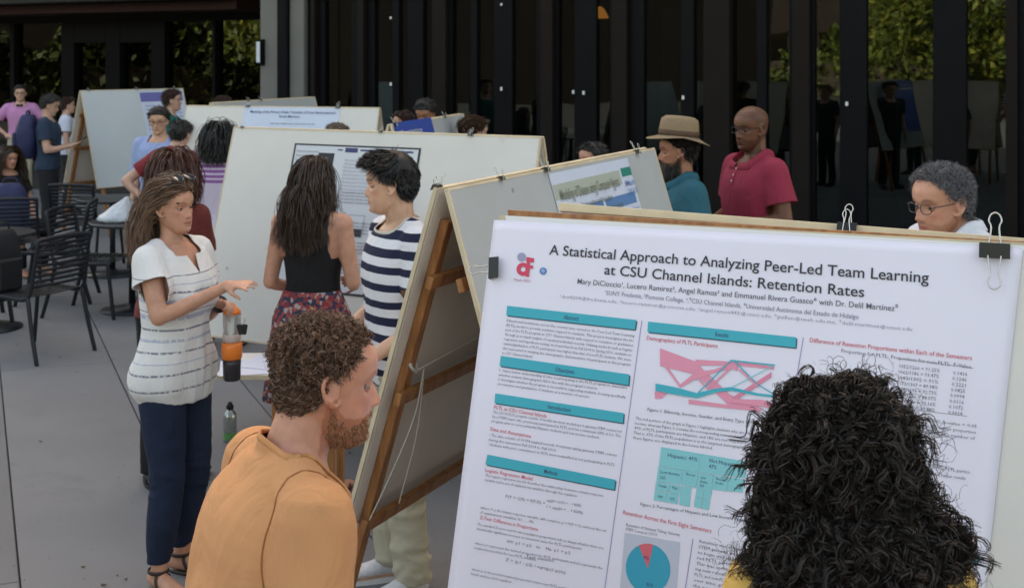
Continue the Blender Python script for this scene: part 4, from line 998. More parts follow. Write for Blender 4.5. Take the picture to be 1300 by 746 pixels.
def put_text(g, body, p0, p1, capn, z=.0012, res=2, bold=0., Pf=None, sp=1.):
    """baseline from p0 to p1 (photo px), capn = cap height in px at the start"""
    Pf = Pf or P2; V, F = text_geo(body, res, bold, sp)
    if not len(V): return
    a, b = Pf(*p0), Pf(*p1); c = Pf(p0[0] + (p0[0] - 0) * 0 , p0[1] - capn); h = np.linalg.norm((c - a)[:2]); ux = (b - a)[:2]; L = np.linalg.norm(ux); ux = ux / L; uy = np.array([-ux[1], ux[0]])
    w_ = V[:, 0].max() - V[:, 0].min(); sx = L / w_; sy = h / .70
    X = (V[:, 0] - V[:, 0].min()) * sx; Yv = V[:, 1] * sy
    W = [(a[0] + ux[0] * x + uy[0] * y, a[1] + ux[1] * x + uy[1] * y, z) for x, y in zip(X, Yv)]
    g.add(W, F)
g = Geo()
put_text(g, 'A Statistical Approach to Analyzing Peer-Led Team Learning', (697, 323), (1179, 359), 12.5, res=4, bold=.008)
put_text(g, 'at CSU Channel Islands: Retention Rates', (767, 348), (1097, 377), 12.5, res=4, bold=.008)
g.build('title_text', ink, poster)
g = Geo(); put_text(g, 'Mary DiCioccio\u00b9, Lucero Ramirez\u00b2, Angel Ramos\u00b3 and Emmanuel Rivera Guasco\u2074 with Dr. Delil Mart\u00ednez\u2075', (733, 360), (1140, 395), 6.6, res=3, bold=.004); g.build('author_text', ink2, poster)
g = Geo(); put_text(g, '\u00b9SUNY Fredonia, \u00b2Pomona College, \u00b3,\u2075CSU Channel Islands, \u2074Universidad Aut\u00f3noma del Estado de Hidalgo', (768, 374), (1090, 405), 5.6, res=2)
g.build('affiliation_text', mat('ink_mid', (.22, .21, .27), rough=.5), poster)
g = Geo(); put_text(g, '\u00b9dici4204@fredonia.edu, \u00b2lucero.ramirez@pomona.edu, \u00b3angel.ramos443@csuci.edu, \u2074guillen@uaeh.edu.mx, \u2075delil.martinez@csuci.edu', (711, 378), (1158, 420), 4.2, res=1); g.build('email_text', ink3, poster)
# section bars
bars = [((644, 388), (808, 406), (806, 418), (643, 400), 'Abstract'), ((636, 451.5), (799, 475), (798, 488.5), (634.5, 464), 'Objectives'), ((629, 499), (792, 524), (791, 536.5), (628, 511), 'Introduction'),
        ((619, 576.5), (781.5, 608.5), (780, 621), (616.5, 589), 'Methods'), ((823, 408), (1011, 428), (1010, 441), (822, 421), 'Results'), ((1150, 690), (1242, 702), (1240, 716), (1148, 703), 'Conclusion')]
for a, b, c, d, t in bars:
    g = Geo(); quadpx(g, [(a[0] + 1.5, a[1] + 1.5), (b[0] + 1.4, b[1] + 1.6), (c[0] + 1.4, c[1] + 1.6), (d[0] + 1.4, d[1] + 1.6)], .0008); g.build('bar_shadow', tealsh, poster)
    g = Geo(); quadpx(g, [a, b, c, d], .0012); o = g.build('heading_bar', teal, poster)
    m = [(a[i] + b[i] + c[i] + d[i]) / 4 for i in (0, 1)]; k = 17 if len(t) < 9 else 20; sl_ = (b[1] - a[1]) / (b[0] - a[0]); tg = Geo(); hw = len(t) * 1.2
    put_text(tg, t, (m[0] - hw, m[1] - hw * sl_ + 3), (m[0] + hw, m[1] + hw * sl_ + 3), 5.6, z=.0016, bold=.006); tg.build('heading_text', navy, poster)
def line(g, pts, w_, z=.001):
    for (x0, y0), (x1, y1) in zip(pts[:-1], pts[1:]):
        a, b = P2(x0, y0)[:2], P2(x1, y1)[:2]; u = (b - a) / (np.linalg.norm(b - a) + 1e-9); q = np.array([-u[1], u[0]]) * w_ / 2
        g.add([(*(a + q), z), (*(a - q), z), (*(b - q), z), (*(b + q), z)], [(0, 1, 2, 3)])
for q in ([(815, 407), (766, 760)], [(1020, 428), (1013, 470)], [(880, 683), (868, 760)], [(1013, 470), (975, 760)]):
    g = Geo(); line(g, q, .0018); g.build('column_rule', gridm, poster)
SL = lambda y: .118 + max(0, y - 395) * .00027
bt, rt_ = Geo(), Geo()
def para(lines, x0, y0, w_, dy, capn=3.3, dx=-.145, g=None, last=.6, slope=None):
    g = g if g is not None else bt
    for i, t in enumerate(lines):
        y = y0 + i * dy; x = x0 + dx * (y - y0); s_ = slope or SL(y); ww = w_ * (len(t) / max(len(q) for q in lines)) if i == len(lines) - 1 or len(t) < .8 * max(len(q) for q in lines) else w_
        put_text(g, t, (x, y), (x + ww, y + ww * s_), capn, res=1)
para(['Educational institutions across the country have turned to the Peer-Led Team Learning', '(PLTL) model to provide academic support to students. This project investigates the im-', 'pact of the PLTL program at CSU Channel Islands with respect to retention or graduation', 'through an in-depth analysis of repeated individual records. Utilizing methods such as logistic',
      'regression and hypothesis testing, we found that from Fall 2014 to Spring 2016, students re-', 'tention/graduation of PLTL participants was higher than that of non-PLTL students. We were', 'also interested in studying the demographic characteristics of participants in this program', 'at CSU Channel Islands.'], 643.5, 408, 162, 5.85)
para(['1. Gain a better understanding of who is participating in the PLTL program to determine', '    whether student demographics fall in line with the program\u2019s mission.', '2. Investigate whether the program is successful in supporting students, focusing specifically', '    on retention and graduation of students as a measure of success.'], 634, 471, 162, 5.7)
para(['The CSUCI PLTL program consists of weekly two-hour workshops in gateway STEM courses led', 'by a STEM major who previously participated in PLTL and has a minimum GPA of 3.0. The', 'program aims to serve primarily Hispanic students and low income students.'], 626, 524, 163, 5.6)
para(['\u2022 The data consists of 10,934 masked records of students taking gateway STEM courses', '   during the semesters Fall 2014 to Fall 2016.', '\u2022 Students with prior commitment to PLTL were reclassified as not participating in PLTL.'], 621, 553, 162, 5.9)
para(['The logistic regression model describes the relationship between a binary response', 'variable and a set of explanatory variables through the equation'], 616, 604, 150, 5.8)
para(['where Y is the binary response variable, will complete, p = P(Y = 1), and x is the set', 'of explanatory variables X1, ..., Xk.'], 610, 645, 160, 5.8)
para(['The standard Z-score test for two population proportions tells us always whether there is a', 'statistically significant increase in retention rates for PLTL participants:'], 606, 666, 160, 5.8)
para(['where p1 represents the desired proportion for PLTL participants and p2 represents the', 'required proportion for non-PLTL students.'], 603, 690, 162, 5.8)
para(['where p is the pooled retained proportion rates over PLTL participants and non-PLTL', 'levels and pooled together.'], 599, 723, 160, 5.8)
for t, a, b in (('P(Y = 1|X) = f(Y;X) = ', (642, 631), (692, 640)), ('exp(b0 + b1X1 + ... + bkXk)', (694, 636), (738, 643)), ('1 + exp(b0 + ... + bkXk)', (694, 644), (740, 652)), ('H0: p1 = p2   vs.   Ha: p1 > p2', (644, 688), (724, 703)), ('Test statistic:', (668, 707), (704, 713)), ('Z = (p1 - p2) / sqrt(p(1-p)/n)', (642, 711), (718, 728))): put_text(bt, t, a, b, 3.8, res=1)
para(['The red portion of the graph in Figure 1 highlights students who are Hispanic and low', 'income, whereas Figure 2 contains the corresponding numerical values. Approximately', '49% of PLTL participants are Hispanic, and 18% are not Hispanic but low income.', 'That is, 67% of the PLTL population is in the targeted demographic of low income;', 'these figures are displayed in the boxes labeled.'], 807, 532, 176, 6.1, capn=3.6, slope=.135)
put_text(bt, 'Figure 1: Ethnicity, Income, Gender, and Entry Type of PLTL Participants', (822, 521), (996, 543), 4, res=1, bold=.004)
put_text(bt, 'Figure 2: Percentages of Hispanic and Low Income Participants', (813, 641), (960, 664), 4, res=1, bold=.004)
para(['Retention of Students Taking Gateway', 'STEM Courses at CSUCI'], 795, 667, 68, 5.5, capn=3.8, slope=.19)
para(['Retention was defined as', 'STEM gateway students', 'to begin with. All non-', 'red PLTL participants', 'This was at the end of', 'ing new retention rates', 'PLTL and non-PLTL', 'over time, graduating', 'the population of CI', 'students remained.'], 888, 688, 60, 7.0, capn=4, slope=.20)
para(['Proportion for PLTL  Proportion for non-PLTL  P-Value'], 1068, 447, 165, 8, capn=4.6, slope=.125)
for i, (a, b) in enumerate((('1052/1266 = 91.25%', '0.1416'), ('1062/1186 = 93.47%', '0.1246'), ('1083/1302 = 91%', '0.2221'), ('1173/1307 = 89.98%', '0.0825'), ('1098/1296 = 92.73%', '0.0994'), ('1049/1256 = 88.07%', '0.0116'), ('1067/1286 = 90.16%', '0.1072'), ('1045/1310 = 89.88%', '0.0014'))):
    x = 1142 - i * .9; y = 466.5 + i * 7.15; put_text(bt, a, (x, y), (x + 51, y + 6), 4.6, res=1); put_text(bt, b, (1210 - i * .9, y + 8.5), (1228 - i * .9, y + 10.5), 4.6, res=1)
para(['At a significance level of 5% and 10%, p-value < 0.05', 'we find students in PLTL re-engaged at a higher proportion', 'than non-PLTL. Following Fall of 2012, the number of', 'participants increased.'], 1088, 523, 152, 7.6, capn=4, slope=.13)
para(['Students enrolled in the PLTL partici-', 'pation program showed better results'], 1140, 588, 92, 8.5, capn=4, slope=.14)
for q in ([(1140, 455), (1236, 467)], [(1132, 516), (1228, 528)]):
    g = Geo(); line(g, q, .0008); g.build('table_rule', ink2, poster)
for t, a, b, c_ in (('PLTL at CSU Channel Islands', (627, 518.5), (694, 530), 4.5), ('Data and Assumptions', (622.5, 546), (674, 555.5), 4.5), ('Logistic Regression Model', (616, 598), (676, 609.5), 4.5), ('Z-Test: Difference in Proportions', (609, 658), (683, 673.5), 4.5), ('Demographics of PLTL Participants', (821, 431), (911, 441.5), 5.2),
                    ('Difference of Retention Proportions within Each of the Semesters', (1028, 434), (1234, 457), 5.6), ('Retention Across the First Eight Semesters', (791, 652), (903, 676), 5.4)):
    rt_ = Geo(); put_text(rt_, t, a, b, c_, res=2, bold=.004); rt_.build('red_heading', red, poster)
tag(bt.build('body_text', ink2, poster), kind='stuff')
# flow diagram
def zz(x, y): return (780 + x / 4.66, 400 + y / 4.66)
def ribbon(pts, w_, m, z, name='chart_band'):
    g = Geo(); 
    top = [zz(x, y - w / 2) for (x, y), w in zip(pts, w_)]; bot = [zz(x, y + w / 2) for (x, y), w in zip(pts, w_)]
    for i in range(len(pts) - 1): quadpx(g, [top[i], top[i + 1], bot[i + 1], bot[i]], z)
    g.build(name, m, poster)
pinkD = mat('ink_rose', (.72, .24, .36), rough=.5)
ribbon([(270, 247), (480, 312), (500, 340)], [105, 78, 60], pink, .0008); ribbon([(480, 280), (700, 285), (945, 310)], [36, 22, 20], pink, .0010)
ribbon([(500, 330), (680, 500), (860, 560)], [70, 70, 30], pink, .0012); ribbon([(440, 510), (680, 540), (870, 556)], [26, 20, 20], pink, .0014); ribbon([(290, 280), (390, 420), (480, 355)], [26, 20, 40], pink, .0016)
ribbon([(480, 360), (590, 330), (690, 300), (730, 310)], [46, 20, 30, 40], pink, .0018); ribbon([(560, 430), (690, 310)], [16, 16], pink, .0020); ribbon([(700, 500), (930, 350)], [30, 30], pinkD, .0022); ribbon([(740, 320), (850, 420)], [16, 16], pink, .0024)
ribbon([(240, 470), (280, 472), (320, 455)], [44, 40, 4], pink, .0010); ribbon([(560, 440), (500, 380)], [14, 14], pink, .0026); ribbon([(690, 505), (880, 520), (960, 540)], [20, 40, 40], pink, .0028)
ribbon([(245, 425), (350, 445), (490, 475), (600, 445), (690, 435), (850, 468), (960, 480)], [44, 44, 30, 22, 22, 14, 14], teal, .0030); ribbon([(495, 460), (690, 268), (950, 295)], [10, 10, 8], teal, .0032); ribbon([(710, 270), (850, 410), (950, 470)], [10, 8, 8], teal, .0034); ribbon([(700, 425), (940, 300)], [7, 7], tealL, .0036)
# block table
T = lambda x, y: (780 + x / 3.62, 540 + y / 3.62)
for q in ([(215, 97), (395, 128), (386, 215), (205, 185)], [(397, 128), (612, 165), (602, 240), (388, 215)], [(203, 187), (315, 205), (305, 270), (193, 255)], [(317, 205), (386, 216), (376, 285), (307, 270)], [(388, 216), (455, 226), (446, 302), (378, 288)], [(457, 226), (525, 236), (516, 300), (448, 292)], [(527, 236), (600, 246), (590, 306), (518, 300)],
          [(192, 257), (255, 267), (248, 305), (187, 296)], [(257, 267), (305, 275), (298, 318), (250, 306)], [(307, 275), (355, 283), (346, 372), (298, 362)], [(186, 298), (240, 307), (235, 350), (181, 340)], [(242, 307), (296, 318), (290, 360), (237, 350)], [(378, 290), (412, 296), (405, 335), (372, 328)], [(414, 296), (450, 302), (440, 342), (407, 336)], [(370, 330), (404, 336), (398, 378), (366, 372)], [(406, 338), (440, 343), (434, 386), (400, 380)]):
    g = Geo(); quadpx(g, [T(x, y) for x, y in q], .0010); g.build('table_cell', tealL, poster)
g = Geo()
for t, a, b, c_ in (('Hispanic: 49%', (245, 138), (382, 160), 5), ('Not Hispanic', (437, 163), (555, 184), 5), ('47%', (434, 190), (470, 196), 5), ('Low Income', (213, 213), (300, 227), 4), ('26%', (210, 238), (235, 242), 4), ('Not Low', (330, 222), (370, 230), 3.5), ('Low', (398, 238), (420, 242), 3.5), ('Income', (395, 256), (428, 262), 3.5), ('26%', (392, 274), (412, 278), 3.5), ('Not Low', (468, 244), (508, 252), 3.5), ('Income', (465, 262), (500, 268), 3.5), ('Female', (204, 275), (240, 282), 3.5), ('Male', (266, 285), (290, 290), 3.5), ('14%', (200, 325), (222, 330), 3.5), ('12%', (255, 335), (278, 340), 3.5)): put_text(g, t, T(a[0], a[1] + 4), T(b[0], b[1] + 4), c_, z=.0016, res=1)
g.build('table_text', navy, poster)
# pie chart
g = Geo(); quadpx(g, [T(48, 490), T(303, 535), T(285, 770), T(25, 770)], .0008); g.build('chart_background', palegrey, poster)
c0 = P2(*T(155, 655)); 
def pie(a0, a1, m, z):
    g = Geo(); rx = abs(P2(*T(259, 655))[0] - P2(*T(52, 655))[0]) / 2; ry = np.linalg.norm((P2(*T(165, 542)) - c0)[:2]); pts = [(c0[0], c0[1], z)]
    for a in np.linspace(a0, a1, 40): pts.append((c0[0] + rx * math.sin(a), c0[1] + ry * math.cos(a), z))
    g.add(pts, [tuple(range(len(pts)))[::-1]]); g.build('pie_slice', m, poster)
pie(R(8), R(330), mat('ink_blue_turquoise', (.03, .35, .50), rough=.45), .0012); pie(R(-30), R(8), mat('ink_coral', (.68, .13, .16), rough=.5), .0014)
for q in (('9%', T(135, 612), T(158, 616)), ('91%', T(148, 735), T(178, 740))):
    g = Geo(); put_text(g, *q, 4.5, z=.0018); g.build('pie_text', navy, poster)
# emblems
def z4(x, y): return (560 + x / 3.108, 260 + y / 3.108)
def ringpx(g, cx, cy, ro, ri, z, n=28, a0=0, a1=2 * math.pi):
    P = [P2(*z4(cx + r * math.cos(t), cy + r * 1.0 * math.sin(t))) for t in np.linspace(a0, a1, n) for r in (ri, ro)]
    g.add([(p[0], p[1], z) for p in P], [(2 * i, 2 * i + 2, 2 * i + 3, 2 * i + 1) for i in range(n - 1)])
g = Geo(); ringpx(g, 324, 254, 26, 10, .0012); quadpx(g, [z4(338, 206), z4(368, 211), z4(366, 228), z4(336, 224)], .0014); quadpx(g, [z4(340, 206), z4(352, 208), z4(347, 285), z4(334, 283)], .0016); quadpx(g, [z4(350, 238), z4(364, 240), z4(363, 252), z4(349, 250)], .0018); g.build('emblem_red', mat('emblem_red', (.66, .06, .12), rough=.5), poster)
g = Geo(); ringpx(g, 318, 206, 17, 8, .0010); ringpx(g, 318, 206, 8, .2, .0012, 16); g.build('emblem_grey', mat('emblem_grey', (.33, .34, .50), rough=.5), poster)
g = Geo(); ringpx(g, 403, 261, 14, 7, .0010); g.build('emblem_blue', mat('emblem_blue', (.10, .20, .50), rough=.5), poster); g = Geo(); ringpx(g, 402, 259, 7, .2, .0012, 16); g.build('emblem_core', mat('emblem_core', (.30, .45, .70), rough=.5), poster)
g = Geo(); put_text(g, 'Math REU', z4(287, 300), z4(353, 306), 3.6, z=.0012); g.build('emblem_text', mat('ink_rose2', (.55, .25, .36), rough=.5), poster)
# clips on A
def clipM(px, py, rotz=0, rotx=0, z=.004, base=None):
    p = P2(px, py); return (base or PM) @ Matrix.Translation((p[0], p[1], z)) @ Matrix.Rotation(R(rotz), 4, 'Z') @ Matrix.Rotation(R(rotx), 4, 'X')
binder_clip(clipM(627, 341, 96), .052, 'black binder clip gripping the left edge of the nearest poster', up=True, down=False, ang=(30, 5))
c = binder_clip(PM @ Matrix.Translation((P2(1073, 292)[0], .026, -.03)), .043, 'black binder clip standing on the top edge above the poster title', down=True, up=True, ang=(178, 20))
binder_clip(clipM(1263, 316, 0), .062, 'large olive-black binder clip at the upper right corner of the nearest poster', body=mat('clip_olive', (.035, .032, .022), rough=.3, metal=.3), ang=(25, 12))

# ---- board B, seen from its open end
A2 = pt(560, 243); B2 = pt(824, 190.5); A2.z = B2.z = HB
easelB, MB_, LB = aframe(A2, B2, 'open-ended easel with brown timber legs and grey panels, just beyond the orange T-shirt', R(16.8), 1.13, front=canvas_g, back=canvas_w, gap=.025)
WB = Matrix.Translation((A2.x, A2.y, 0))
def mini_poster(name, W, rects, label, texts=(), papercol=None, offs=.003):
    """rects in panel metres: (x0,y0,x1,y1,material,role)"""
    r_ = empty(name); r_.matrix_world = W; tag(r_, label, 'poster'); z = offs
    for i, (x0, y0, x1, y1, m_, role) in enumerate(rects):
        n_ = 12 if i == 0 else 1; g = Geo()
        if i == 0: g.box(((x0 + x1) / 2, (y0 + y1) / 2, z), (abs(x1 - x0), abs(y1 - y0), .0012))
        else: z_ = z + .0008 + .0003 * i; g.add([(x0, y0, z_), (x1, y0, z_), (x1, y1, z_), (x0, y1, z_)], [(0, 1, 2, 3)])
        g.build(role, m_, r_)
    bt_ = {}
    for (t, x0, x1, y, h, m_) in texts:
        V, F = text_geo(t, 2, .004); w_ = V[:, 0].max() - V[:, 0].min(); key = m_.name; bt_.setdefault(key, (Geo(), m_))
        bt_[key][0].add([((p[0] - V[:, 0].min()) / w_ * (x1 - x0) + x0, p[1] * h / .7 + y, z + .006) for p in V], F)
    for k_, (g, m_) in bt_.items(): g.build('printed_text', m_, r_)
    return r_
ppB = mat('paper_bluewhite', (.60, .66, .80), rough=.4, noise_amt=.03, noise_scale=5, bump=.4, bump_scale=5, dist=.02); olive = mat('banner_olive', (.40, .44, .38), rough=.5); blueb = mat('bar_blue', (.10, .22, .46), rough=.5); greenb = mat('logo_green', (.02, .22, .18), rough=.5)
tgrey = mat('text_olive', (.15, .17, .13), rough=.5)
def onplane(W):
    Wi = W.inverted()
    def f(px, py):
        o = Wi @ Vector((0, 0, EYE)); d = Wi.to_3x3() @ Vector(((px - 650) / FPX, 1, -(py - 72) / FPX)); t = -o.z / d.z; q = o + d * t; return np.array((q.x, q.y, 0))
    return f
fB = onplane(WB @ MB_[1]); sx0, sx1 = fB(693, 213)[0], fB(790, 194)[0]; bx0, bx1, by0, by1 = fB(700, 236)[0], fB(785, 218)[0], fB(742, 226)[1], fB(745, 245)[1]
lx0, lx1, ly = fB(786, 214)[0], fB(799, 214)[0], fB(792, 213)[1]; hy = fB(768, 253)[1]; bw = bx1 - bx0
mini_poster('poster', WB @ MB_[1], [(sx0, -.016, sx1 + .03, -1.05, ppB, 'sheet'), (bx0, by0, bx1, by1, olive, 'banner'), (lx0, ly, lx1, ly - .035, greenb, 'logo'), (bx0 + .02, hy, bx0 + bw * .62, hy - .045, blueb, 'heading_bar'), (bx0 + bw * .66, hy, sx1, hy - .045, blueb, 'heading_bar')],
            'pale blue poster with an olive title banner and green corner mark on the open-ended easel', [('Modeling of Disease using Computer Agents', bx0 + .04, bx1 - .04, by0 - .062, .042, tgrey), ('Student authors and their adviser', bx0 + .2, bx1 - .15, by0 - .105, .022, tgrey), ('California State University', bx0 + .14, bx1 - .06, by0 - .140, .018, tgrey)] + [('text of the study and its results in detail here', bx0 + .02, bx0 + bw * .6, hy - .07 - .025 * i, .010, ink2) for i in range(8)] + [('analysis of the observed rates and model fit values', bx0 + bw * .66, sx1, hy - .07 - .025 * i, .010, blueb) for i in range(8)] + [('Math', lx0 + .01, lx1, ly - .075, .022, blueb), ('2013', lx0 + .01, lx1, ly - .11, .022, blueb)])
def top_clip(W, x, label, size=.045, dz=0):
    size *= .72; return binder_clip(W @ Matrix.Translation((x, 0.004, .002 + dz)), size, label, ang=(176, 14))
WR = WB @ MB_[1]; WL = WB @ MB_[-1]
top_clip(WL, .02, 'black binder clip at the near top corner of the open-ended easel', .05)
top_clip(WR, .36, 'binder clip on bare grey panel left of the blue poster', .04)
top_clip(WR, .72, 'binder clip holding the near top corner of the blue poster', .05); top_clip(WR, 1.66, 'binder clip holding the far top corner of the blue poster', .05)
# cord tied across the legs
cordm = mat('cord_white', (.5, .47, .42), rough=.8)
M_ = MB_[-1]
def pB(x, y, z=-.075): return tuple((M_ @ Vector((x, y, z))))
Geo().tube([pB(.075, -.58), pB(.30, -.54, -.10), pB(.62, -.50, -.12)], .002, n=6, sub=6).build('cord', cordm, easelB, True)
Geo().tube([pB(.11, -.59), pB(.10, -.75, -.09), pB(.06, -.95, -.08), pB(.04, -1.10, -.06)], .0025, n=6, sub=6).build('cord', cordm, easelB, True)
Geo().tube([pB(.11, -.59), pB(.13, -.8, -.10), pB(.14, -1.05, -.10)], .0025, n=6, sub=6).build('cord', cordm, easelB, True)
Geo().tube([pB(.085, -.57, -.03), pB(.06, -.58, -.055), pB(.10, -.60, -.06), pB(.12, -.58, -.03)], .006, n=6, sub=4).build('knot', cordm, easelB, True)

# ---- board C: big white one across the middle
A3 = pt(300, 163); B3 = pt(688, 176); A3.z = B3.z = HB
easelC, MC, LC = aframe(A3, B3, 'wide white easel across the middle with a black-bordered poster', R(16.5), 1.16, front=canvas_w, gap=.02)
WC = Matrix.Translation((A3.x, A3.y, 0)); WCf = WC @ MC[1 if MC[1].col[2].y < 0 else -1]
def onplane(W):
    Wi = W.inverted()
    def f(px, py):
        o = Wi @ Vector((0, 0, EYE)); d = Wi.to_3x3() @ Vector(((px - 650) / FPX, 1, -(py - 72) / FPX)); t = -o.z / d.z; q = o + d * t; return np.array((q.x, q.y, 0))
    return f
fC = onplane(WCf); a = fC(375, 182); b = fC(535, 188); c = fC(526, 384)
x0, x1, y0, y1 = a[0], b[0], a[1], c[1]; W_ = x1 - x0; H_ = y0 - y1
X = lambda u: x0 + W_ * u; Yy = lambda v: y0 - H_ * v
pw = mat('paper_white', (.7, .7, .7), rough=.5); pwc = mat('paper_cool', (.62, .64, .68), rough=.5); frm = mat('poster_border', (.02, .02, .025), rough=.5)
texts = []
for i in range(9): texts.append(('differential operator of the space shows', X(.43), X(.70), Yy(.11 + .025 * i), .010, ink3))
for i in range(8): texts.append(('function value and the limit bound', X(.03), X(.21), Yy(.06 + .03 * i), .010, ink2))
for j, v0 in enumerate((.33, .53, .66, .80)):
    for i in range(4): texts.append(('the parameter and the solution of this system of equations in time', X(.45), X(.97), Yy(v0 + .022 * i), .010, ink2 if i else ink))
rects = [(X(0), Yy(0), X(1), Yy(1), frm, 'border'), (X(.015), Yy(.012), X(.985), Yy(.985), pwc, 'sheet'), (X(.21), Yy(.06), X(.34), Yy(.44), frm, 'photo_block'), (X(.36), Yy(.03), X(.40), Yy(.04), navy, 'arrow'), (X(.42), Yy(.018), X(.52), Yy(.05), navy, 'title_block'), (X(.54), Yy(.026), X(.95), Yy(.038), navy, 'title_rule'),
         (X(.40), Yy(.47), X(.66), Yy(.62), ink3, 'box_outline'), (X(.405), Yy(.476), X(.655), Yy(.56), pwc, 'box_fill'), (X(.41), Yy(.565), X(.65), Yy(.615), frm, 'table_strip')]
mini_poster('poster', WCf, rects, 'black-bordered technical poster pinned on the wide white easel', texts)
g = Geo()
rr_ = random.Random(5)
for k_ in range(4):
    for j in range(3):
        bx = X(.45 + .17 * j); by = Yy(.71 + .07 * k_); pts = [(bx + i * .006, by + rr_.uniform(0, .022)) for i in range(12)]
        for p_, q_ in zip(pts[:-1], pts[1:]): g.add([(p_[0], p_[1], .012), (q_[0], q_[1], .012), (q_[0], q_[1] - .002, .012), (p_[0], p_[1] - .002, .012)], [(0, 3, 2, 1)])
po = [o for o in bpy.data.objects if o.name.startswith('poster') and o.get('label', '').startswith('black-bordered')][0]
g.build('graph_line', mat('ink_maroon', (.3, .03, .04), rough=.5), po)
top_clip(WCf, .06, 'small clip at the left top corner of the wide white easel', .03); top_clip(WCf, 1.0, 'small clip near the middle top of the wide white easel', .03); top_clip(WCf, 1.55, 'small open clip near the right top of the wide white easel', .04)

# ---- board D behind C
A4 = pt(238, 135); B4 = pt(482, 138); A4.z = B4.z = HB
easelD, MD, LD = aframe(A4, B4, 'white easel in the second row carrying a title sheet along its top', R(16.5), 1.15, front=canvas_w)
WD = Matrix.Translation((A4.x, A4.y, 0)); WDf = WD @ MD[1 if MD[1].col[2].y < 0 else -1]; fD = onplane(WDf)
a = fD(311, 136); b = fD(432, 138)
mini_poster('poster', WDf, [(a[0], a[1], b[0], a[1] - .95, ppB, 'sheet')], 'pale blue title sheet clipped on the white easel of the second row', [('Modeling of the Primary Order Transition of Some Semiconductors', a[0] + .06, b[0] - .03, a[1] - .05, .022, navy), ('Sarah Moreno', a[0] + .32, a[0] + .5, a[1] - .085, .020, navy), ('Department of Mathematics, California State University', a[0] + .25, b[0] - .2, a[1] - .14, .012, ink2)] + [('results of the simulation with the given set of parameters and boundary data', a[0] + .05, b[0] - .05, a[1] - .19 - .025 * i, .012, ink2) for i in range(6)])
top_clip(WDf, fD(315, 136)[0], 'black clip at the left corner of the second-row title sheet', .05); top_clip(WDf, fD(429, 138)[0], 'black clip at the right corner of the second-row title sheet', .05)
A5 = pt(268, 131.5); B5 = pt(398, 124); A5.z = B5.z = HB
easelE, ME, LE = aframe(A5, B5, 'grey easel in the third row, only its top strip showing', R(16.5), 1.1, front=canvas_g)
WE = Matrix.Translation((A5.x, A5.y, 0)) @ ME[1]
for i, x in enumerate((.55, .75)): top_clip(WE, x, ['left', 'right'][i] + ' of two small clips on the grey third-row easel', .04)
A6 = pt(102, 116); B6 = pt(231, 113); A6.z = B6.z = HB
easelF, MF, LF = aframe(A6, B6, 'farthest pale easel seen end-on with its brown timber leg visible, at far left', R(17.5), 1.18, front=mat('panel_blue', (.56, .60, .63), rough=.75, noise_amt=.05, noise_scale=2), back=canvas_w)
WF = Matrix.Translation((A6.x, A6.y, 0)) @ MF[1]
violet = mat('bar_violet', (.16, .15, .42), rough=.5)
mini_poster('poster', WF, [(LF * .55, -.03, LF * .98, -.9, ppB, 'sheet'), (LF * .55, -.04, LF * .98, -.16, violet, 'banner')], 'violet-headed poster on the farthest pale easel', [('text of the study', LF * .58, LF * .95, -.22 - .05 * i, .02, violet) for i in range(7)])
for i, x in enumerate((.1, .75, 1.3)): top_clip(WF, x, ['first', 'second', 'third'][i] + ' small clip along the farthest easel top, counted from the left', .04)
A7 = pt(468, 164); B7 = pt(586, 145.5); A7.z = B7.z = HB; 
A7 = A7 + (B7 - A7).normalized() * .35
easelG, MG, LG = aframe(A7, B7, 'grey easel with a royal blue poster behind the wide white one', R(14), 1.1, front=canvas_g)
WG = Matrix.Translation((A7.x, A7.y, 0)) @ MG[1]
royal = mat('poster_royal', (.045, .09, .40), rough=.4)
mini_poster('poster', WG, [(.02, .012, LG * .50, -.85, royal, 'sheet'), (.08, -.10, LG * .45, -.12, pw, 'title_line')], 'royal blue poster behind the wide white easel', [('Statistics', .1, .5, -.07, .03, pw)])
top_clip(WG, .05, 'near clip of the royal blue poster', .05); top_clip(WG, LG * .7, 'far clip on the grey easel beyond the royal blue poster', .04)
# ------------------------------------------------------------------ chairs and tables
chm = mat('chair_metal', (.018, .021, .027), rough=.38, metal=.3, noise_amt=.1, noise_scale=8)
def make_chair():
    rt = empty('patio_chair')
    for x in (-.24, .24):
        Geo().tube([(x, -.22, .45), (x * 1.04, -.27, .22), (x * 1.08, -.33, 0)], .013, .017, n=8).build('leg', chm, rt, True)
        Geo().tube([(x, .22, .45), (x * 1.03, .25, .22), (x * 1.06, .28, 0)], .013, .017, n=8).build('leg', chm, rt, True)
        Geo().tube([(x, .24, .445), (x, 0, .435), (x, -.22, .445), (x * .98, -.27, .62), (x * .95, -.31, .84)], .012, .017, n=8).build('side_frame', chm, rt, True)
    Geo().tube([(-.228, -.31, .84), (-.12, -.325, .85), (0, -.33, .852), (.12, -.325, .85), (.228, -.31, .84)], .012, .016, n=8).build('top_rail', chm, rt, True)
    for i in range(9):
        z = .52 + .036 * i; y = -.235 - .085 * (z - .45) / .4
        s_ = Geo().tube([(-.232, y, z), (0, y - .02, z), (.232, y, z)], .010, .005, up=(0, 1, 0), n=6, sub=4)
        Geo_b = Geo().tube([(-.232, y, z), (0, y - .02, z), (.232, y, z)], .004, .011, n=6, sub=4); Geo_b.build('back_slat', chm, rt, True)
    for i in range(9):
        y = -.19 + .05 * i; Geo().tube([(-.235, y, .448), (0, y, .438), (.235, y, .448)], .018, .004, n=6, sub=3).build('seat_slat', chm, rt, True)
    return rt
chair0 = make_chair(); first = True
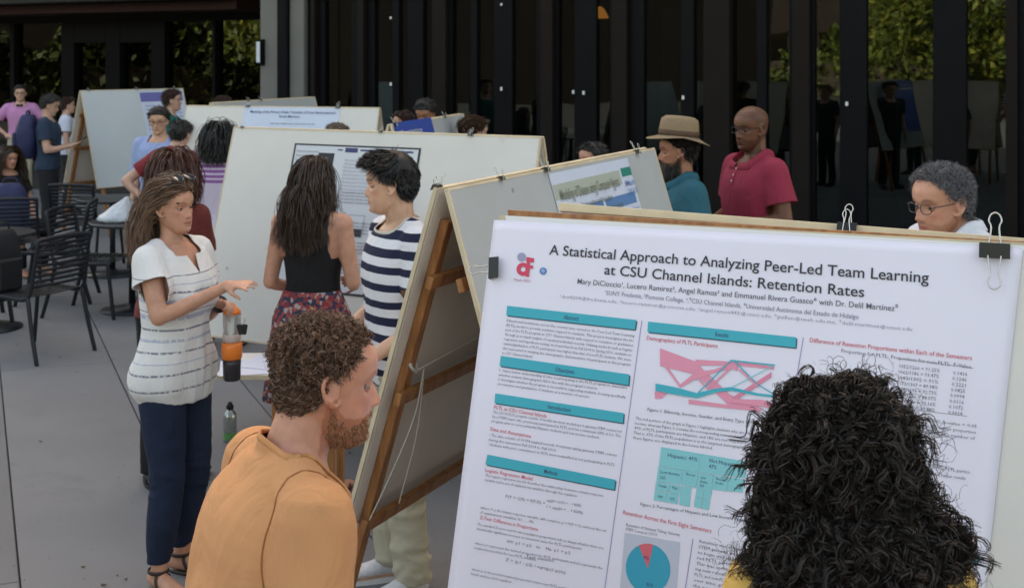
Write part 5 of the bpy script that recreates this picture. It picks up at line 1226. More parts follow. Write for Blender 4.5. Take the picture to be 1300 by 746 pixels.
CH = [(-3.40, 8.95, 152, 'dark slatted chair nearest the camera with a black bag on its back', None), (-3.42, 10.35, -8, 'empty slatted chair left of the table with the plastic bag', None), (-4.25, 12.6, 80, 'slatted chair in the back row, left of two side by side', None),
      (-3.62, 12.9, 100, 'slatted chair in the back row nearest the maroon shirt', None), (-4.75, 12.0, 60, 'slatted chair beside the navy bag, partly behind other chairs', None), (-3.95, 10.9, 190, 'slatted chair at the far left table, its back toward the bistro table', None), (-2.75, 11.4, 200, 'slatted chair tucked behind the table with the plastic bag', None), (-4.3, 10.0, 30, 'slatted chair at the left edge beside the far left table', None)]
for x, y, a, lb, _ in CH:
    o = chair0 if first else copy_tree(chair0); first = False
    o.location = (x, y, 0); o.rotation_euler = (0, 0, R(a) - math.pi / 2); tag(o, lb, 'chair', 'dark slatted patio chairs')
def make_table():
    rt = empty('bistro_table')
    Geo().lathe([(.001, .715), (.33, .715), (.345, .722), (.345, .735), (.335, .742), (.001, .742)], 40).build('table_top', chm, rt)
    Geo().lathe([(.028, .02), (.026, .35), (.03, .715)], 16).build('pedestal', chm, rt, True)
    Geo().lathe([(.001, 0), (.25, 0), (.25, .012), (.06, .03), (.03, .06), (.001, .06)], 32).build('base', chm, rt, True)
    return rt
t0 = make_table(); t0.location = (-3.15, 10.45, 0); tag(t0, 'round dark bistro table holding a white plastic bag', 'table', 'round bistro tables')
t1 = copy_tree(t0); t1.location = (-4.05, 9.75, 0); t1['label'] = 'round dark bistro table cut by the left edge of the photo'
t2 = copy_tree(t0); t2.location = (-3.85, 12.15, 0); t2['label'] = 'round bistro table farthest back, below the pale far easel'
# plastic bag
bagm = mat('plastic_bag', (.66, .70, .76), rough=.35, noise_amt=.1, noise_scale=9, trans=.1, bump=.9, bump_scale=16, dist=.02)
g = Geo(); rows = []
for i, (r0, z) in enumerate(((.14, .0), (.175, .02), (.16, .06), (.125, .11), (.09, .16), (.055, .20), (.03, .235), (.012, .26))):
    rows.append([(r0 * (1 + .25 * noise.noise(Vector((math.cos(t) * 2, math.sin(t) * 2, z * 14)))) * math.cos(t) * 1.25 + z * .35, r0 * (1 + .25 * noise.noise(Vector((math.cos(t) * 2 + 5, math.sin(t) * 2, z * 14)))) * math.sin(t), z) for t in np.linspace(0, 2 * math.pi, 40, endpoint=False)])
g.rings(rows); bo = g.build('plastic_bag', bagm, None, True); bo.scale = (.82, .82, .78); bo.location = (-3.25, 10.4, .743); tag(bo, 'crumpled white plastic bag on the bistro table', 'bag')
# black bag on the nearest chair, navy bag
def softbag(name, M, d, m, label, cat):
    rt = empty(name); rt.matrix_world = M; tag(rt, label, cat); g = Geo(); rows = []
    for i in range(15):
        t = i / 14; z = t * d[2]; k = (math.sin(math.pi * (.09 + .84 * t))) ** .45
        rows.append([((d[0] / 2) * k * math.copysign(abs(math.cos(a)) ** .7, math.cos(a)) * (1 + .12 * noise.noise(Vector((a, z * 7, 1)))), (d[1] / 2) * k * math.copysign(abs(math.sin(a)) ** .7, math.sin(a)) * (1 + .2 * noise.noise(Vector((a * 1.5, z * 9, 4)))), z) for a in np.linspace(0, 2 * math.pi, 32, endpoint=False)])
    g.rings(rows); g.build('bag_body', m, rt, True)
    g = Geo(); g.tube([(-d[0] * .2, 0, d[2] * .93), (-d[0] * .15, 0, d[2] * 1.08), (d[0] * .15, 0, d[2] * 1.08), (d[0] * .2, 0, d[2] * .93)], .012, .006, n=6); g.build('handle', m, rt, True)
    g = Geo(); g.box((0, -d[1] * .5, d[2] * .38), (d[0] * .68, .05, d[2] * .45)); g.build('pocket', m, rt, bevel=.015)
    for s_ in (-1, 1): Geo().tube([(s_ * d[0] * .25, d[1] * .45, d[2] * .9), (s_ * d[0] * .32, d[1] * .75, d[2] * .6), (s_ * d[0] * .25, d[1] * .48, d[2] * .1)], .022, .006, n=6).build('strap', m, rt, True)
    return rt
blk = mat('bag_black', (.012, .012, .014), rough=.7); nvy = mat('bag_navy', (.022, .026, .085), rough=.65, noise_amt=.15, noise_scale=12)
softbag('shoulder_bag', Matrix.Translation((-3.60, 8.90, .38)) @ Matrix.Rotation(R(60), 4, 'Z'), (.30, .15, .50), blk, 'black bag hanging on the back of the nearest slatted chair', 'bag')
softbag('backpack', Matrix.Translation((-4.52, 11.35, .46)) @ Matrix.Rotation(R(10), 4, 'Z'), (.34, .20, .50), nvy, 'navy backpack standing on a chair at the left edge', 'backpack')
cb = copy_tree(chair0); cb.location = (-4.52, 11.35, 0); cb.rotation_euler = (0, 0, R(20)); tag(cb, 'slatted chair carrying the navy backpack', 'chair', 'dark slatted patio chairs')
# water bottle on the ground
wb = empty('water_bottle', at(292, 560, FPX * EYE / (560 - 72))); tag(wb, 'silver metal water bottle with a black cap standing on the pavement', 'bottle')
alum = mat('bottle_metal', (.42, .46, .45), rough=.25, metal=.8)
Geo().lathe([(.001, 0), (.034, 0), (.036, .006), (.036, .135), (.032, .155), (.018, .172), (.016, .18), (.001, .18)], 24).build('bottle_body', alum, wb, True)
Geo().lathe([(.0365, .015), (.0367, .02), (.0367, .05), (.0365, .055)], 24, cap=False).build('label_band', mat('bottle_green', (.12, .30, .10), rough=.5), wb, True)
Geo().lathe([(.001, .178), (.020, .178), (.020, .198), (.012, .204), (.011, .215), (.001, .217)], 18).build('cap', blk, wb, True)
# table with papers under the shaker
tp = empty('side_table', (-1.02, 5.72, 0)); tag(tp, 'low pale table with papers between the two women', 'table')
Geo().box((0, 0, .70), (.56, .42, .016)).build('table_top', canvas_w, tp, bevel=.002); Geo().box((0, -.214, .70), (.562, .006, .019)).build('edge_strip', edgem, tp)
for x in (-.02, .22):
    for y in (-.16, .16): Geo().box((x, y, .346), (.035, .035, .69)).build('leg', wood, tp, bevel=.003)
ppr = mat('paper_sheet', (.66, .68, .80), rough=.5)
for i, (x, y, a) in enumerate(((-.18, -.08, 12), (-.08, .02, -20), (.10, -.02, 33))):
    rt = Geo().box((0, 0, 0), (.21, .28, .002)).build('paper', ppr, None); rt.location = (-1.02 + x, 5.72 + y, .711 + .003 * i); rt.rotation_euler = (0, 0, R(a)); tag(rt, ['sheet of paper at the left end of the low table', 'sheet of paper in the middle of the low table', 'sheet of paper at the right end of the low table'][i], 'paper')

# ------------------------------------------------------------------ cloth materials
def cloth(name, c, rough=.85, amt=.06, sc_=6, bump=.25, bs=350):
    fresh = name not in MATS; m = mat(name, c, rough=rough, noise_amt=amt, noise_scale=sc_, bump=bump, bump_scale=bs, sheen=.0, dist=.0012)
    if fresh:      # soft creases on top of the weave
        n = m.node_tree.nodes; l = m.node_tree.links; b = n['Principled BSDF']; old = b.inputs['Normal'].links[0].from_node
        tc = n.new('ShaderNodeTexCoord'); mp = n.new('ShaderNodeMapping'); mp.inputs['Rotation'].default_value = (.3, .5, .2); mp.inputs['Scale'].default_value = (1, 1, .55); l.new(tc.outputs['Object'], mp.inputs[0])
        nz = n.new('ShaderNodeTexNoise'); nz.inputs['Scale'].default_value = 9; nz.inputs['Detail'].default_value = 3; nz.inputs['Distortion'].default_value = 1.6; nz.noise_type = 'RIDGED_MULTIFRACTAL' if False else 'FBM'
        l.new(mp.outputs[0], nz.inputs['Vector']); b2 = n.new('ShaderNodeBump'); b2.inputs['Strength'].default_value = .55; b2.inputs['Distance'].default_value = .022
        l.new(nz.outputs[0], b2.inputs['Height']); l.new(b2.outputs[0], old.inputs['Normal'])
    return m
def zbands(name, stops, base, rough=.85, coord='Z', scale=1.0, wob=.004):
    """cloth whose print runs in horizontal bands; stops = [(height, colour)] with hard steps"""
    m = cloth(name, base); n = m.node_tree.nodes; l = m.node_tree.links; b = n['Principled BSDF']
    tc = n.new('ShaderNodeTexCoord'); sp = n.new('ShaderNodeSeparateXYZ'); l.new(tc.outputs['Object'], sp.inputs[0])
    nz = n.new('ShaderNodeTexNoise'); nz.inputs['Scale'].default_value = 5; l.new(tc.outputs['Object'], nz.inputs['Vector'])
    ad = n.new('ShaderNodeMath'); ad.operation = 'MULTIPLY_ADD'; l.new(nz.outputs[0], ad.inputs[0]); ad.inputs[1].default_value = wob * 2; l.new(sp.outputs[coord], ad.inputs[2])
    mr = n.new('ShaderNodeMapRange'); lo, hi = stops[0][0], stops[-1][0]; mr.inputs['From Min'].default_value = lo; mr.inputs['From Max'].default_value = hi; l.new(ad.outputs[0], mr.inputs['Value'])
    cr = n.new('ShaderNodeValToRGB'); cr.color_ramp.interpolation = 'CONSTANT'; el = cr.color_ramp.elements
    for i, (z, c) in enumerate(stops[:31]):
        p = (z - lo) / (hi - lo)
        e = el[0] if i == 0 else el.new(min(p, .9999)); e.position = min(p, .9999); e.color = tuple(c) + (1,)
    if len(el) > len(stops): el.remove(el[-1])
    l.new(mr.outputs[0], cr.inputs[0]); l.new(cr.outputs[0], b.inputs['Base Color']); return m, cr, ad
def stripes(name, c1, c2, z0, pitch, duty, n_=12, base2=None):
    st = [(z0 - .3, c1)]
    for i in range(n_): st += [(z0 + i * pitch, c2), (z0 + i * pitch + pitch * duty, c1)]
    st.append((z0 + n_ * pitch + .2, c1)); return zbands(name, st, c1)[0]
hairm = {}
def hm(name, c, rough=.38):
    if name not in hairm:
        HCOL['hair_' + name] = c; hairm[name] = mat('hair_' + name, c, rough=rough, attr=True, spec=.6)
    return hairm[name]
denim = cloth('denim_dark', (.0065, .014, .040), amt=.25, sc_=7, bump=.4, bs=500); black = cloth('cloth_black', (.006, .0055, .0065)); khaki = cloth('cloth_khaki', (.44, .40, .30), amt=.06)
charcoal = cloth('cloth_charcoal', (.016, .016, .019)); shoeb = mat('shoe_black', (.012, .012, .012), rough=.4); soleb = mat('sole_dark', (.02, .02, .02), rough=.7); solew = mat('sole_white', (.6, .6, .6), rough=.6)
SK = dict(tan=(.53, .275, .18), light=(.55, .33, .24), pale=(.57, .34, .25), asian=(.60, .355, .235), dark=(.155, .062, .032), olive=(.36, .17, .10), red=(.55, .26, .175))

# ============ 1 woman in the patterned blouse
a = R(-25)
wm1 = Person('woman in a white patterned blouse and dark jeans, gesturing with sunglasses on her hair', (-1.345, 5.05, 0), a, H=1.61, sex='f', skin=SK['tan'], lean=0, headpos=(0, -.022, 0), head=(-3, 0, 2), vox=.0078, headvox=.0036, nose=1.05,
    arms={1: ((.215, .09, 1.19), (.11, .365, 1.335), (.08, 1, .12), (-.35, .1, -1)), -1: ((-.235, -.02, 1.11), (-.12, .14, 1.20), (.25, 1, .02), (.55, -.3, -.8))},
    handpose={1: dict(curl=.12, fcurl=(.10, .10, .16, .24), spread=.25), -1: dict(curl=.95, pinch=True)}, tint=dict(brow=(.45, .38, .34)), shoulders=1.04, build=1.04,
    legs={1: ((.085, -.01, .88), (.095, .03, .49), (.105, -.01, .08), (.15, .14, .03)), -1: ((-.085, -.01, .88), (-.09, .02, .49), (-.09, -.05, .08), (-.12, .10, .03))})
W_ = (.72, .71, .70); dk = (.20, .20, .25); bl = (.42, .45, .56)
st = [(.6, W_)]
for z, w_, c in ((.715, .006, dk), (.728, .012, bl), (.80, .008, dk), (.862, .010, dk), (.905, .005, bl), (.945, .009, dk), (.99, .012, bl), (1.03, .008, dk), (1.075, .018, bl), (1.105, .006, dk), (1.14, .020, bl), (1.185, .006, dk), (1.215, .006, bl), (1.245, .005, dk)): st += [(z, c), (z + w_, W_)]
st.append((1.6, W_))
blouse, cr, ad = zbands('blouse_print', st, W_, wob=.006)
def motif(m, cr):
    n = m.node_tree.nodes; l = m.node_tree.links; b = n['Principled BSDF']; tc = n.new('ShaderNodeTexCoord')
    vo = n.new('ShaderNodeTexVoronoi'); vo.inputs['Scale'].default_value = 62; vo.inputs['Randomness'].default_value = .35; l.new(tc.outputs['Object'], vo.inputs['Vector'])
    mr = n.new('ShaderNodeMapRange'); mr.inputs['From Min'].default_value = .56; mr.inputs['From Max'].default_value = .70; l.new(vo.outputs['Distance'], mr.inputs['Value'])
    mx = n.new('ShaderNodeMix'); mx.data_type = 'RGBA'; l.new(mr.outputs[0], mx.inputs[0]); l.new(cr.outputs[0], mx.inputs[6]); mx.inputs[7].default_value = W_ + (1,)
    l.new(mx.outputs[2], b.inputs['Base Color'])
motif(blouse, cr)
def blhem(z, a_, b_, c_):
    if z < 1.12: t = (1.12 - z) / .3; a_ = max(a_, .145) + .018 * t; b_ = max(b_, .112) + .006 * t
    return a_, b_, c_
wm1.top('blouse', blouse, ease=.020, hem=.80, sleeve=.40, flare=.022, neck='vee', vshape=(.125, .36), hemfn=blhem, fold=.016, fold_sc=(7, 7, 2.6), vox=.006, drop=.01)
wm1.trousers('jeans', denim, ease=.012, waist=1.0, ankle=.045, hemr=.046, fold=.006, vox=.008)
wm1.sandals(mat('sandal_brown', (.03, .018, .013), rough=.5))
def w1tint(): pass
hb = hm('brown', (.165, .098, .062), .45)
sun_t = np.array([1.0, 1.0, 1.0])
wm1.hair_long(hb, n=2000, length=.265, wave=.006, rad=.0011, vol=.022, nseg=13, spread=.0065, comb=lambda P, N: np.stack([np.sign(P[:, 0]) * .35, -1.0 * np.ones(len(P)), -.05 * np.ones(len(P))], 1), back=1.1)
# sunglasses on the hair, watch, bracelet
sgm = mat('sunglass_lens', (.01, .015, .03), rough=.05, spec=.8); M = wm1.Mk(); rt = empty('sunglasses', wm1.root.location); rt.rotation_euler = wm1.root.rotation_euler; tag(rt, 'dark sunglasses pushed up on the hair of the woman in the blouse', 'sunglasses')
for e in (-1, 1):
    Ms = M @ Matrix.Translation((e * .035, .064, .252)) @ Matrix.Rotation(R(58), 4, 'X') @ Matrix.Rotation(e * R(18), 4, 'Y')
    g = Geo().ell((0, 0, 0), (.030, .005, .021), Ms, 20, 8); g.build('lens', sgm, rt, True)
    g = Geo().tube([tuple(Ms @ Vector((.031 * math.cos(h), 0, .022 * math.sin(h)))) for h in np.linspace(0, 2 * math.pi, 24, endpoint=False)], .0032, n=6, closed=True, sub=1); g.build('rim', mat('dark_rim', (.03, .028, .03), rough=.25), rt, True)
    g = Geo().tube([tuple(M @ Vector(p)) for p in ((e * .064, .058, .236), (e * .094, .01, .200), (e * .102, -.03, .160), (e * .100, -.05, .135))], .0024, .0035, n=6); g.build('temple', blackm, rt, True)
wt = empty('wristwatch', wm1.root.location); wt.rotation_euler = wm1.root.rotation_euler; tag(wt, 'dark wristwatch on the left wrist of the woman in the blouse', 'watch')
e, w_ = wm1.arm[-1][:2]; dd = (w_ - e).normalized(); c = w_ - dd * .012; Q = dd.to_track_quat('Z', 'Y').to_matrix()
g = Geo().tube([tuple((c + Q @ Vector((.031 * math.cos(h), .031 * math.sin(h), 0))) * wm1.k) for h in np.linspace(0, 2 * math.pi, 20, endpoint=False)], .009, .0035, up=tuple(dd), n=8, closed=True, sub=1)
g.v = g.v; g.build('strap', blackm, wt, True); g = Geo().ell((0, 0, 0), (.016, .016, .005), Matrix.Translation((c + Q @ Vector((0, .031, 0)) * 1.0) * wm1.k) @ Matrix.Rotation(R(90), 4, 'X'), 14, 6); g.build('watch_face', alum, wt, True)
# shaker bottle held by the neck
hx = wm1.root.matrix_world
bpy.context.view_layer.update(); hw_ = wm1.root.matrix_world @ ((wm1.arm[-1][1] + Vector((.012, .075, -.022))) * wm1.k)
sb = empty('shaker_bottle', (hw_.x, hw_.y, hw_.z - .225)); tag(sb, 'shaker bottle with orange band and lid held by the woman in the blouse', 'bottle')
clear = mat('bottle_clear', (.80, .82, .80), rough=.18, trans=.7, ior=1.25); orange = mat('shaker_orange', (.80, .20, .02), rough=.35, coat=.3)
Geo().lathe([(.034, .13), (.034, .15), (.036, .21), (.035, .213)], 28).build('bottle_body', clear, sb, True)
Geo().lathe([(.001, -.055), (.030, -.055), (.034, -.05), (.036, .01), (.036, .03), (.001, .03)], 28).build('base_cup', mat('smoke_plastic', (.03, .026, .03), rough=.2), sb, True)
Geo().lathe([(.034, .03), (.040, .035), (.042, .06), (.042, .075), (.040, .092), (.034, .098)], 28).build('orange_band', orange, sb, True)
Geo().lathe([(.030, .098), (.036, .105), (.037, .125), (.036, .132)], 28).build('drink_line', mat('drink_pale', (.55, .45, .42), rough=.3), sb, True)
Geo().lathe([(.036, .212), (.034, .224), (.022, .234), (.013, .246), (.010, .252), (.001, .254)], 24).build('lid', orange, sb, True)
ky = empty('keys', (hw_.x + .050, hw_.y - .045, hw_.z - .02)); tag(ky, 'black car keys dangling from the hand that holds the shaker bottle', 'keys')
Geo().tube([(.012 * math.cos(h), 0, .012 * math.sin(h) - .01) for h in np.linspace(0, 2 * math.pi, 16, endpoint=False)], .0014, n=5, closed=True, sub=1).build('key_ring', steel, ky, True)
for i, (dx, an) in enumerate(((-.012, -14), (.012, 10), (0, 2))):
    Mx = Matrix.Translation((dx, .004 * i, -.028)) @ Matrix.Rotation(R(an), 4, 'Y'); Geo().box((0, 0, -.02), (.022, .010, .042)).xf(Mx).build('fob' if i < 2 else 'key', blackm if i < 2 else steel, ky, bevel=.004)
# ============ 2 man in orange T-shirt
mo = Person('man in an orange T-shirt with short curly brown hair and reddish beard, seen from behind', (-.465, 2.19, 0), R(27), H=1.66, sex='m', skin=SK['red'], lean=6, stoop=6, head=(-10, 8, -3), headpos=(.0, .012, -.012), vox=.011, headvox=.0036, nose=1.0, hw=1.03, tint=dict(brow=(.55, .42, .35), beard=(.74, .55, .44)), build=1.0, shoulders=.98, arms={1: ((.225, .04, 1.14), (.23, .20, .95), (0, .6, -1), (-1, .1, 0)), -1: ((-.20, .09, 1.14), (-.20, .28, 1.0), (0, .6, -1), (1, .1, 0))})
orangec = cloth('tshirt_orange', (.56, .275, .118), amt=.07, sc_=3, bump=.5, bs=420)
mo.top('tshirt', orangec, ease=.016, hem=.86, sleeve=.62, flare=.016, neck='crew', collar='band', fold=.012, fold_sc=(5.5, 5.5, 3.4), vox=.006, seed=4, foldtop=.2, seams=cloth('seam_orange', (.33, .13, .045)), collar_mat=cloth('tshirt_orange_band', (.52, .25, .10)))
mo.trousers('jeans', denim, waist=1.02); mo.shoes(shoeb, soleb)
hmo = hm('auburn_brown', (.125, .072, .048), .5)
M = mo.Mk()
hair_cap('hair', M, .006, hmo, mo.root, .052, nz_amp=.008, nz_sc=55, tint=(.6, .6, .6))
P, Nn = roots_on_head(2700, .050)
ln = rng.uniform(.008, .017, len(P)) * np.where(P[:, 2] < .12, .75, 1)
flo = np.stack([np.sign(P[:, 0]) * .25, -.25 * np.ones(len(P)), -.55 * np.ones(len(P))], 1)
p = grow(to_world(M, P + Nn * .006), rot(M, Nn * .55 + flo * .5 + rng.normal(size=P.shape) * .45), .04, 9, .05, wander=.16, ells=[skull(M, 1.02)], lens=ln)
p = clump(curl(p, .0033, .9, ramp=.3), 5, .0022, 1.0)
P4 = np.repeat(P, 5, 0); big = np.array([noise.noise(Vector(q) * 38) for q in P4]); tv = (1 + .55 * big[:, None]) * np.repeat(rng.uniform(.5, 1.6, (len(P), 1)), 5, 0) * np.array([[1.05, 1, .95]])
strand_mesh('hair_strands', p, .0008, hmo, mo.root, 2, tint=np.clip(tv, .3, 2.2))
# beard
beard = hm('beard_red', (.36, .18, .095), .5)
def beard_region(p): X, Y, Z = p[:, 0], p[:, 1], p[:, 2]; zt = np.interp(Y, [.0, .015, .04, .065, .09], [.095, .062, .042, .056, .068]); return (Z < zt) & (Y > .0) & ~((np.abs(X) < .023) & (Z > .043) & (Z < .059))
P, Nn = roots_on_head(2300, region=beard_region)
p = grow(to_world(M, P), rot(M, Nn * .5 + np.array([0, .1, -.7]) + rng.normal(size=P.shape) * .3), .0062, 6, .1, wander=.15); p = curl(p, .0010, 1.0, ramp=.4)
strand_mesh('beard', p, .0006, beard, mo.root, 2)
# ============ 3 curly haired woman
wc = Person('person with a mass of black curly hair reading the nearest poster', (.528, 1.98, 0), R(92), H=1.575, sex='f', skin=SK['olive'], head=(0, 5, 0), vox=.013, headvox=.008)
yel = cloth('tshirt_yellow', (.62, .40, .10)); 
wtop = wc.top('tshirt', cloth('tshirt_white', (.60, .57, .50)), ease=.012, hem=.86, sleeve=.0, neck='crew', fold=.004, drop=.0, collar='band', collar_mat=yel)
g = Geo()
for q in (1, -1):
    sh, e = wc.sh[q], wc.arm[q][0]; g.tube([wc.nb + Vector((q * .05, -.0, -.035)), wc.up((q * .10, -.02, 1.425)), sh, sh.lerp(e, .3), sh.lerp(e, .62)], [.052, .064, .068, .064, .060], n=18)
V, F = remesh(g, .007, 3); link_mesh('raglan_sleeve', V * wc.k, F, yel, wc.root)
wc.trousers('jeans', denim); wc.shoes(shoeb, soleb)
hc = hm('black_curly', (.0135, .0095, .0075), .6); M = wc.Mk(); k = wc.k
Mw = Matrix.Translation(wc.root.location) @ Matrix.Rotation(R(92) - math.pi / 2, 4, 'Z')
# dark inner mass then curls
def hz(z):   # half width of the hair mass by height above chin level
    return np.interp(z, [-.165, -.13, -.085, -.03, .03, .085, .125, .163, .19, .22, .245], [.09, .145, .178, .176, .140, .120, .122, .114, .096, .068, .018])
rows = []
Rh = wc.M.translation * k
cz = lambda z: (wc.M @ Vector((0, 0, 0))).z * k + z
cy = (wc.M @ Vector((0, -.01, .1))).y * k
for z in np.linspace(-.045, .240, 22):
    h_ = hz(z) * .86
    rows.append([((h_ * (1 + .14 * noise.noise(Vector((math.cos(t) * 2.2, math.sin(t) * 2.2, z * 16))))) * math.cos(t) * 1.0, cy - (.028 if z < .05 else .01) + h_ * (.80 if math.sin(t) < 0 else .45) * math.sin(t) * (1 + .14 * noise.noise(Vector((math.cos(t) * 2.2 + 9, math.sin(t) * 2.2, z * 16)))), cz(z)) for t in np.linspace(0, 2 * math.pi, 56, endpoint=False)])
Geo().rings(rows).build('hair', hm('black_core', (.006, .0045, .004), .6), wc.root, True)
# hair outline as a stack of rings; curls root inside and spill out and down
N = 3000
z = rng.uniform(-.115, .238, N) ; t = rng.uniform(math.pi * .92, math.pi * 2.08, N); fr_ = rng.random(N) < .12; t[fr_] = rng.uniform(0, 2 * math.pi, fr_.sum())
h_ = hz(z) * rng.uniform(.70, .93, N); yy = np.where(np.sin(t) < 0, .80, .45); z = np.maximum(z, np.interp(h_ * np.cos(t), [-.12, -.02, .05, .2], [-.13, -.09, -.045, -.005]) + rng.uniform(0, .05, N))
P = np.stack([h_ * np.cos(t) + np.interp(z, [-.1, .05, .12], [.004, -.006, -.020]), cy - np.where(z < .05, .028, .01) + h_ * yy * np.sin(t), cz(0) + z], 1)
D = np.stack([np.cos(t) * .5, np.sin(t) * .4, np.where(z > .19, -.15, -.6)], 1) + rng.normal(size=(N, 3)) * .35
p = grow(P, D, .1, 13, .09, wander=.10, lens=rng.uniform(.04, .080, N) * np.where(z < -.01, .62, 1) * np.where(z > .19, .55, 1))
p = clump(curl(p, .0082, 1.5, ramp=.2, randamp=.5), 8, .0024, 1.1)
zmin = cz(0) - .20; zm = cz(0) + np.interp(p[:, :, 0], [-.12, -.02, .05, .2], [-.18, -.130, -.072, -.030]); xm = p[:, 0, 0]; bad = (p[:, :, 2].min(1) < cz(0) + np.interp(xm, [-.3, -.03, .03, .2], [-.5, -.19, -.075, -.015])); bad = bad.reshape(-1, 8).mean(1) > .4; Mn_ = p.shape[1]; p = p.reshape(-1, 8, Mn_, 3)[~bad].reshape(-1, Mn_, 3); P = P[~bad]; N = len(P); zm = cz(0) + np.interp(p[:, :, 0], [-.12, -.02, .05, .2], [-.18, -.130, -.072, -.030])
low = p[:, :, 2] < zm; p[:, :, 2][low] = zm[low] + (p[:, :, 2][low] - zm[low]) * .25
P6 = np.repeat(P, 8, 0); big = np.array([noise.noise(Vector(q) * 30) for q in P6]); N = len(P); tv = np.clip((1 + .5 * big[:, None]) * np.repeat(rng.uniform(.5, 1.5, (N, 1)), 8, 0) * np.array([[1.1, 1, .9]]), .2, 3)
strand_mesh('hair_strands', p, .0010, hc, wc.root, 2, tint=tv, taper=.4)
# flyaways
N = 420; z = rng.uniform(-.12, .26, N); t = rng.uniform(math.pi * .9, math.pi * 2.1, N); h_ = hz(z) * .93
P = np.stack([h_ * np.cos(t), cy - .01 + h_ * np.where(np.sin(t) < 0, .8, .4) * np.sin(t), cz(0) + z], 1); D = np.stack([np.cos(t), np.sin(t) * .6, rng.uniform(-.5, .7, N)], 1)
p = curl(grow(P, D, .06, 22, .06, wander=.16, lens=rng.uniform(.03, .075, N)), .010, 1.8); strand_mesh('flyaway_hair', p, .0005, hc, wc.root, 2)
# ============ 4 striped T-shirt man
ms = Person('young man with black hair in a navy and white striped T-shirt', (-.455, 4.98, 0), R(207), H=1.715, sex='m', skin=SK['asian'], head=(-20, 4, 0), vox=.0090, headvox=.0036, nose=.82, tint=dict(brow=(.25, .22, .20), scalp=(.2, .18, .17)), build=.94, shoulders=.95,
    arms={-1: ((-.235, -.02, 1.10), (-.16, .17, .985), (.5, 1, -.1), (.8, -.3, -.3)), 1: ((.235, -.03, 1.12), (.20, .16, 1.0), (-.5, 1, 0), (-.8, -.3, -.3))}, headpos=(0, .022, 0))
ms.top('tshirt', stripes('tee_stripes', (.70, .70, .74), (.010, .014, .045), .80, .0665, .46, 11), ease=.017, hem=.84, sleeve=.55, flare=.012, neck='crew', collar='band', collar_mat=cloth('tshirt_white', (.60, .57, .50)), fold=.012, fold_sc=(7, 7, 4), vox=.006, seed=6, drop=.0)
ms.trousers('trousers', khaki, ease=.014, waist=1.0, ankle=-.01, hemr=.068, wide=.004, fold=.016, vox=.008, seed=8)
ms.shoes(mat('sneaker_white', (.55, .55, .58), rough=.7, noise_amt=.15, noise_scale=60), solew, name='sneaker')
hk = hm('black', (.010, .009, .009), .35)
M = ms.Mk(); hair_cap('hair', M, ([.04, .12, .17, .22, .24], [.003, .008, .015, .019, .018]), hk, ms.root, 0, nz_amp=.006, nz_sc=24, tint=(.12, .12, .12))
P, Nn = roots_on_head(6000)
wf = (np.clip((P[:, 1] + .07) / .07, 0, 1) * np.clip((P[:, 2] - .150) / .045, 0, 1))[:, None]; D = Nn * (.04 + .14 * wf) + wf * np.array([[-.22, .95, .12]]) + (1 - wf) * np.array([[0, -.25, -.75]])
hgt = np.interp(P[:, 2], [.04, .12, .17, .22, .24], [.003, .008, .014, .019, .018])[:, None]
p = grow(to_world(M, P + Nn * hgt), rot(M, D), .04, 7, .05, wander=.07, ells=[skull(M, 1.08)], lens=np.interp(P[:, 2], [.04, .13, .2], [.012, .022, .046])); strand_mesh('hair_strands', p, .0010, hk, ms.root, 2)
P, Nn = roots_on_head(2200, region=lambda q: (q[:, 2] > .14) & (q[:, 1] < .045)); hgt = np.interp(P[:, 2], [.04, .12, .17, .22, .24], [.003, .008, .014, .019, .018])[:, None]
sw_ = np.stack([-P[:, 1] * 6, P[:, 0] * 6, np.zeros(len(P))], 1); p = grow(to_world(M, P + Nn * hgt), rot(M, -Nn * .12 + sw_ + rng.normal(size=P.shape) * .10), .030, 5, .03, wander=.03, ells=[skull(M, 1.09)]); strand_mesh('crown_strands', p, .0011, hk, ms.root, 2)
# ============ 5 tank top woman
wt2 = Person('woman with long brown hair in a black tank top and patterned skirt, seen from behind', (-.955, 6.05, 0), R(78), H=1.615, sex='f', skin=SK['tan'], head=(-25, 2, 0), vox=.0095, headvox=.006, shoulders=1.10, build=1.05,
    arms={1: ((.225, -.01, 1.10), (.15, .20, 1.06), (-.6, .8, .1), (-.5, -.5, -.4)), -1: ((-.235, -.01, 1.09), (-.13, .17, 1.04), (.6, .8, .1), (.5, -.5, -.4))})
def tank(p):
    back = 1.35 if p.y < 0 else 1.30
    return p.z > 1.475 or (abs(p.x) < .080 and p.z > back + 3.2 * max(0, abs(p.x) - .02) ** 2 * 6) or (abs(p.x) > .112 + max(0, 1.30 - p.z) * .22 and p.z > 1.24) or abs(p.x) > .158
wt2.top('tank_top', black, ease=.006, hem=1.02, sleeve=0, neck=tank, fold=.003, vox=.006)
sk = mat('skirt_print', (.20, .06, .07), rough=.85)
n = sk.node_tree.nodes; l = sk.node_tree.links; vo = n.new('ShaderNodeTexVoronoi'); vo.inputs['Scale'].default_value = 55; tc = n.new('ShaderNodeTexCoord'); l.new(tc.outputs['Object'], vo.inputs['Vector'])
cr = n.new('ShaderNodeValToRGB'); cr.color_ramp.interpolation = 'CONSTANT'; el = cr.color_ramp.elements; el[0].color = (.20, .03, .035, 1); el[1].position = .35; el[1].color = (.03, .03, .06, 1); e = el.new(.6); e.color = (.35, .30, .30, 1); e = el.new(.8); e.color = (.28, .06, .05, 1)
sx = n.new('ShaderNodeSeparateColor'); l.new(vo.outputs['Color'], sx.inputs[0]); l.new(sx.outputs[0], cr.inputs[0]); l.new(cr.outputs[0], n['Principled BSDF'].inputs['Base Color'])
wt2.skirt('skirt', sk, z0=.50, z1=1.07, flare=.05); wt2.sandals(mat('sandal_red', (.12, .02, .015), rough=.5))
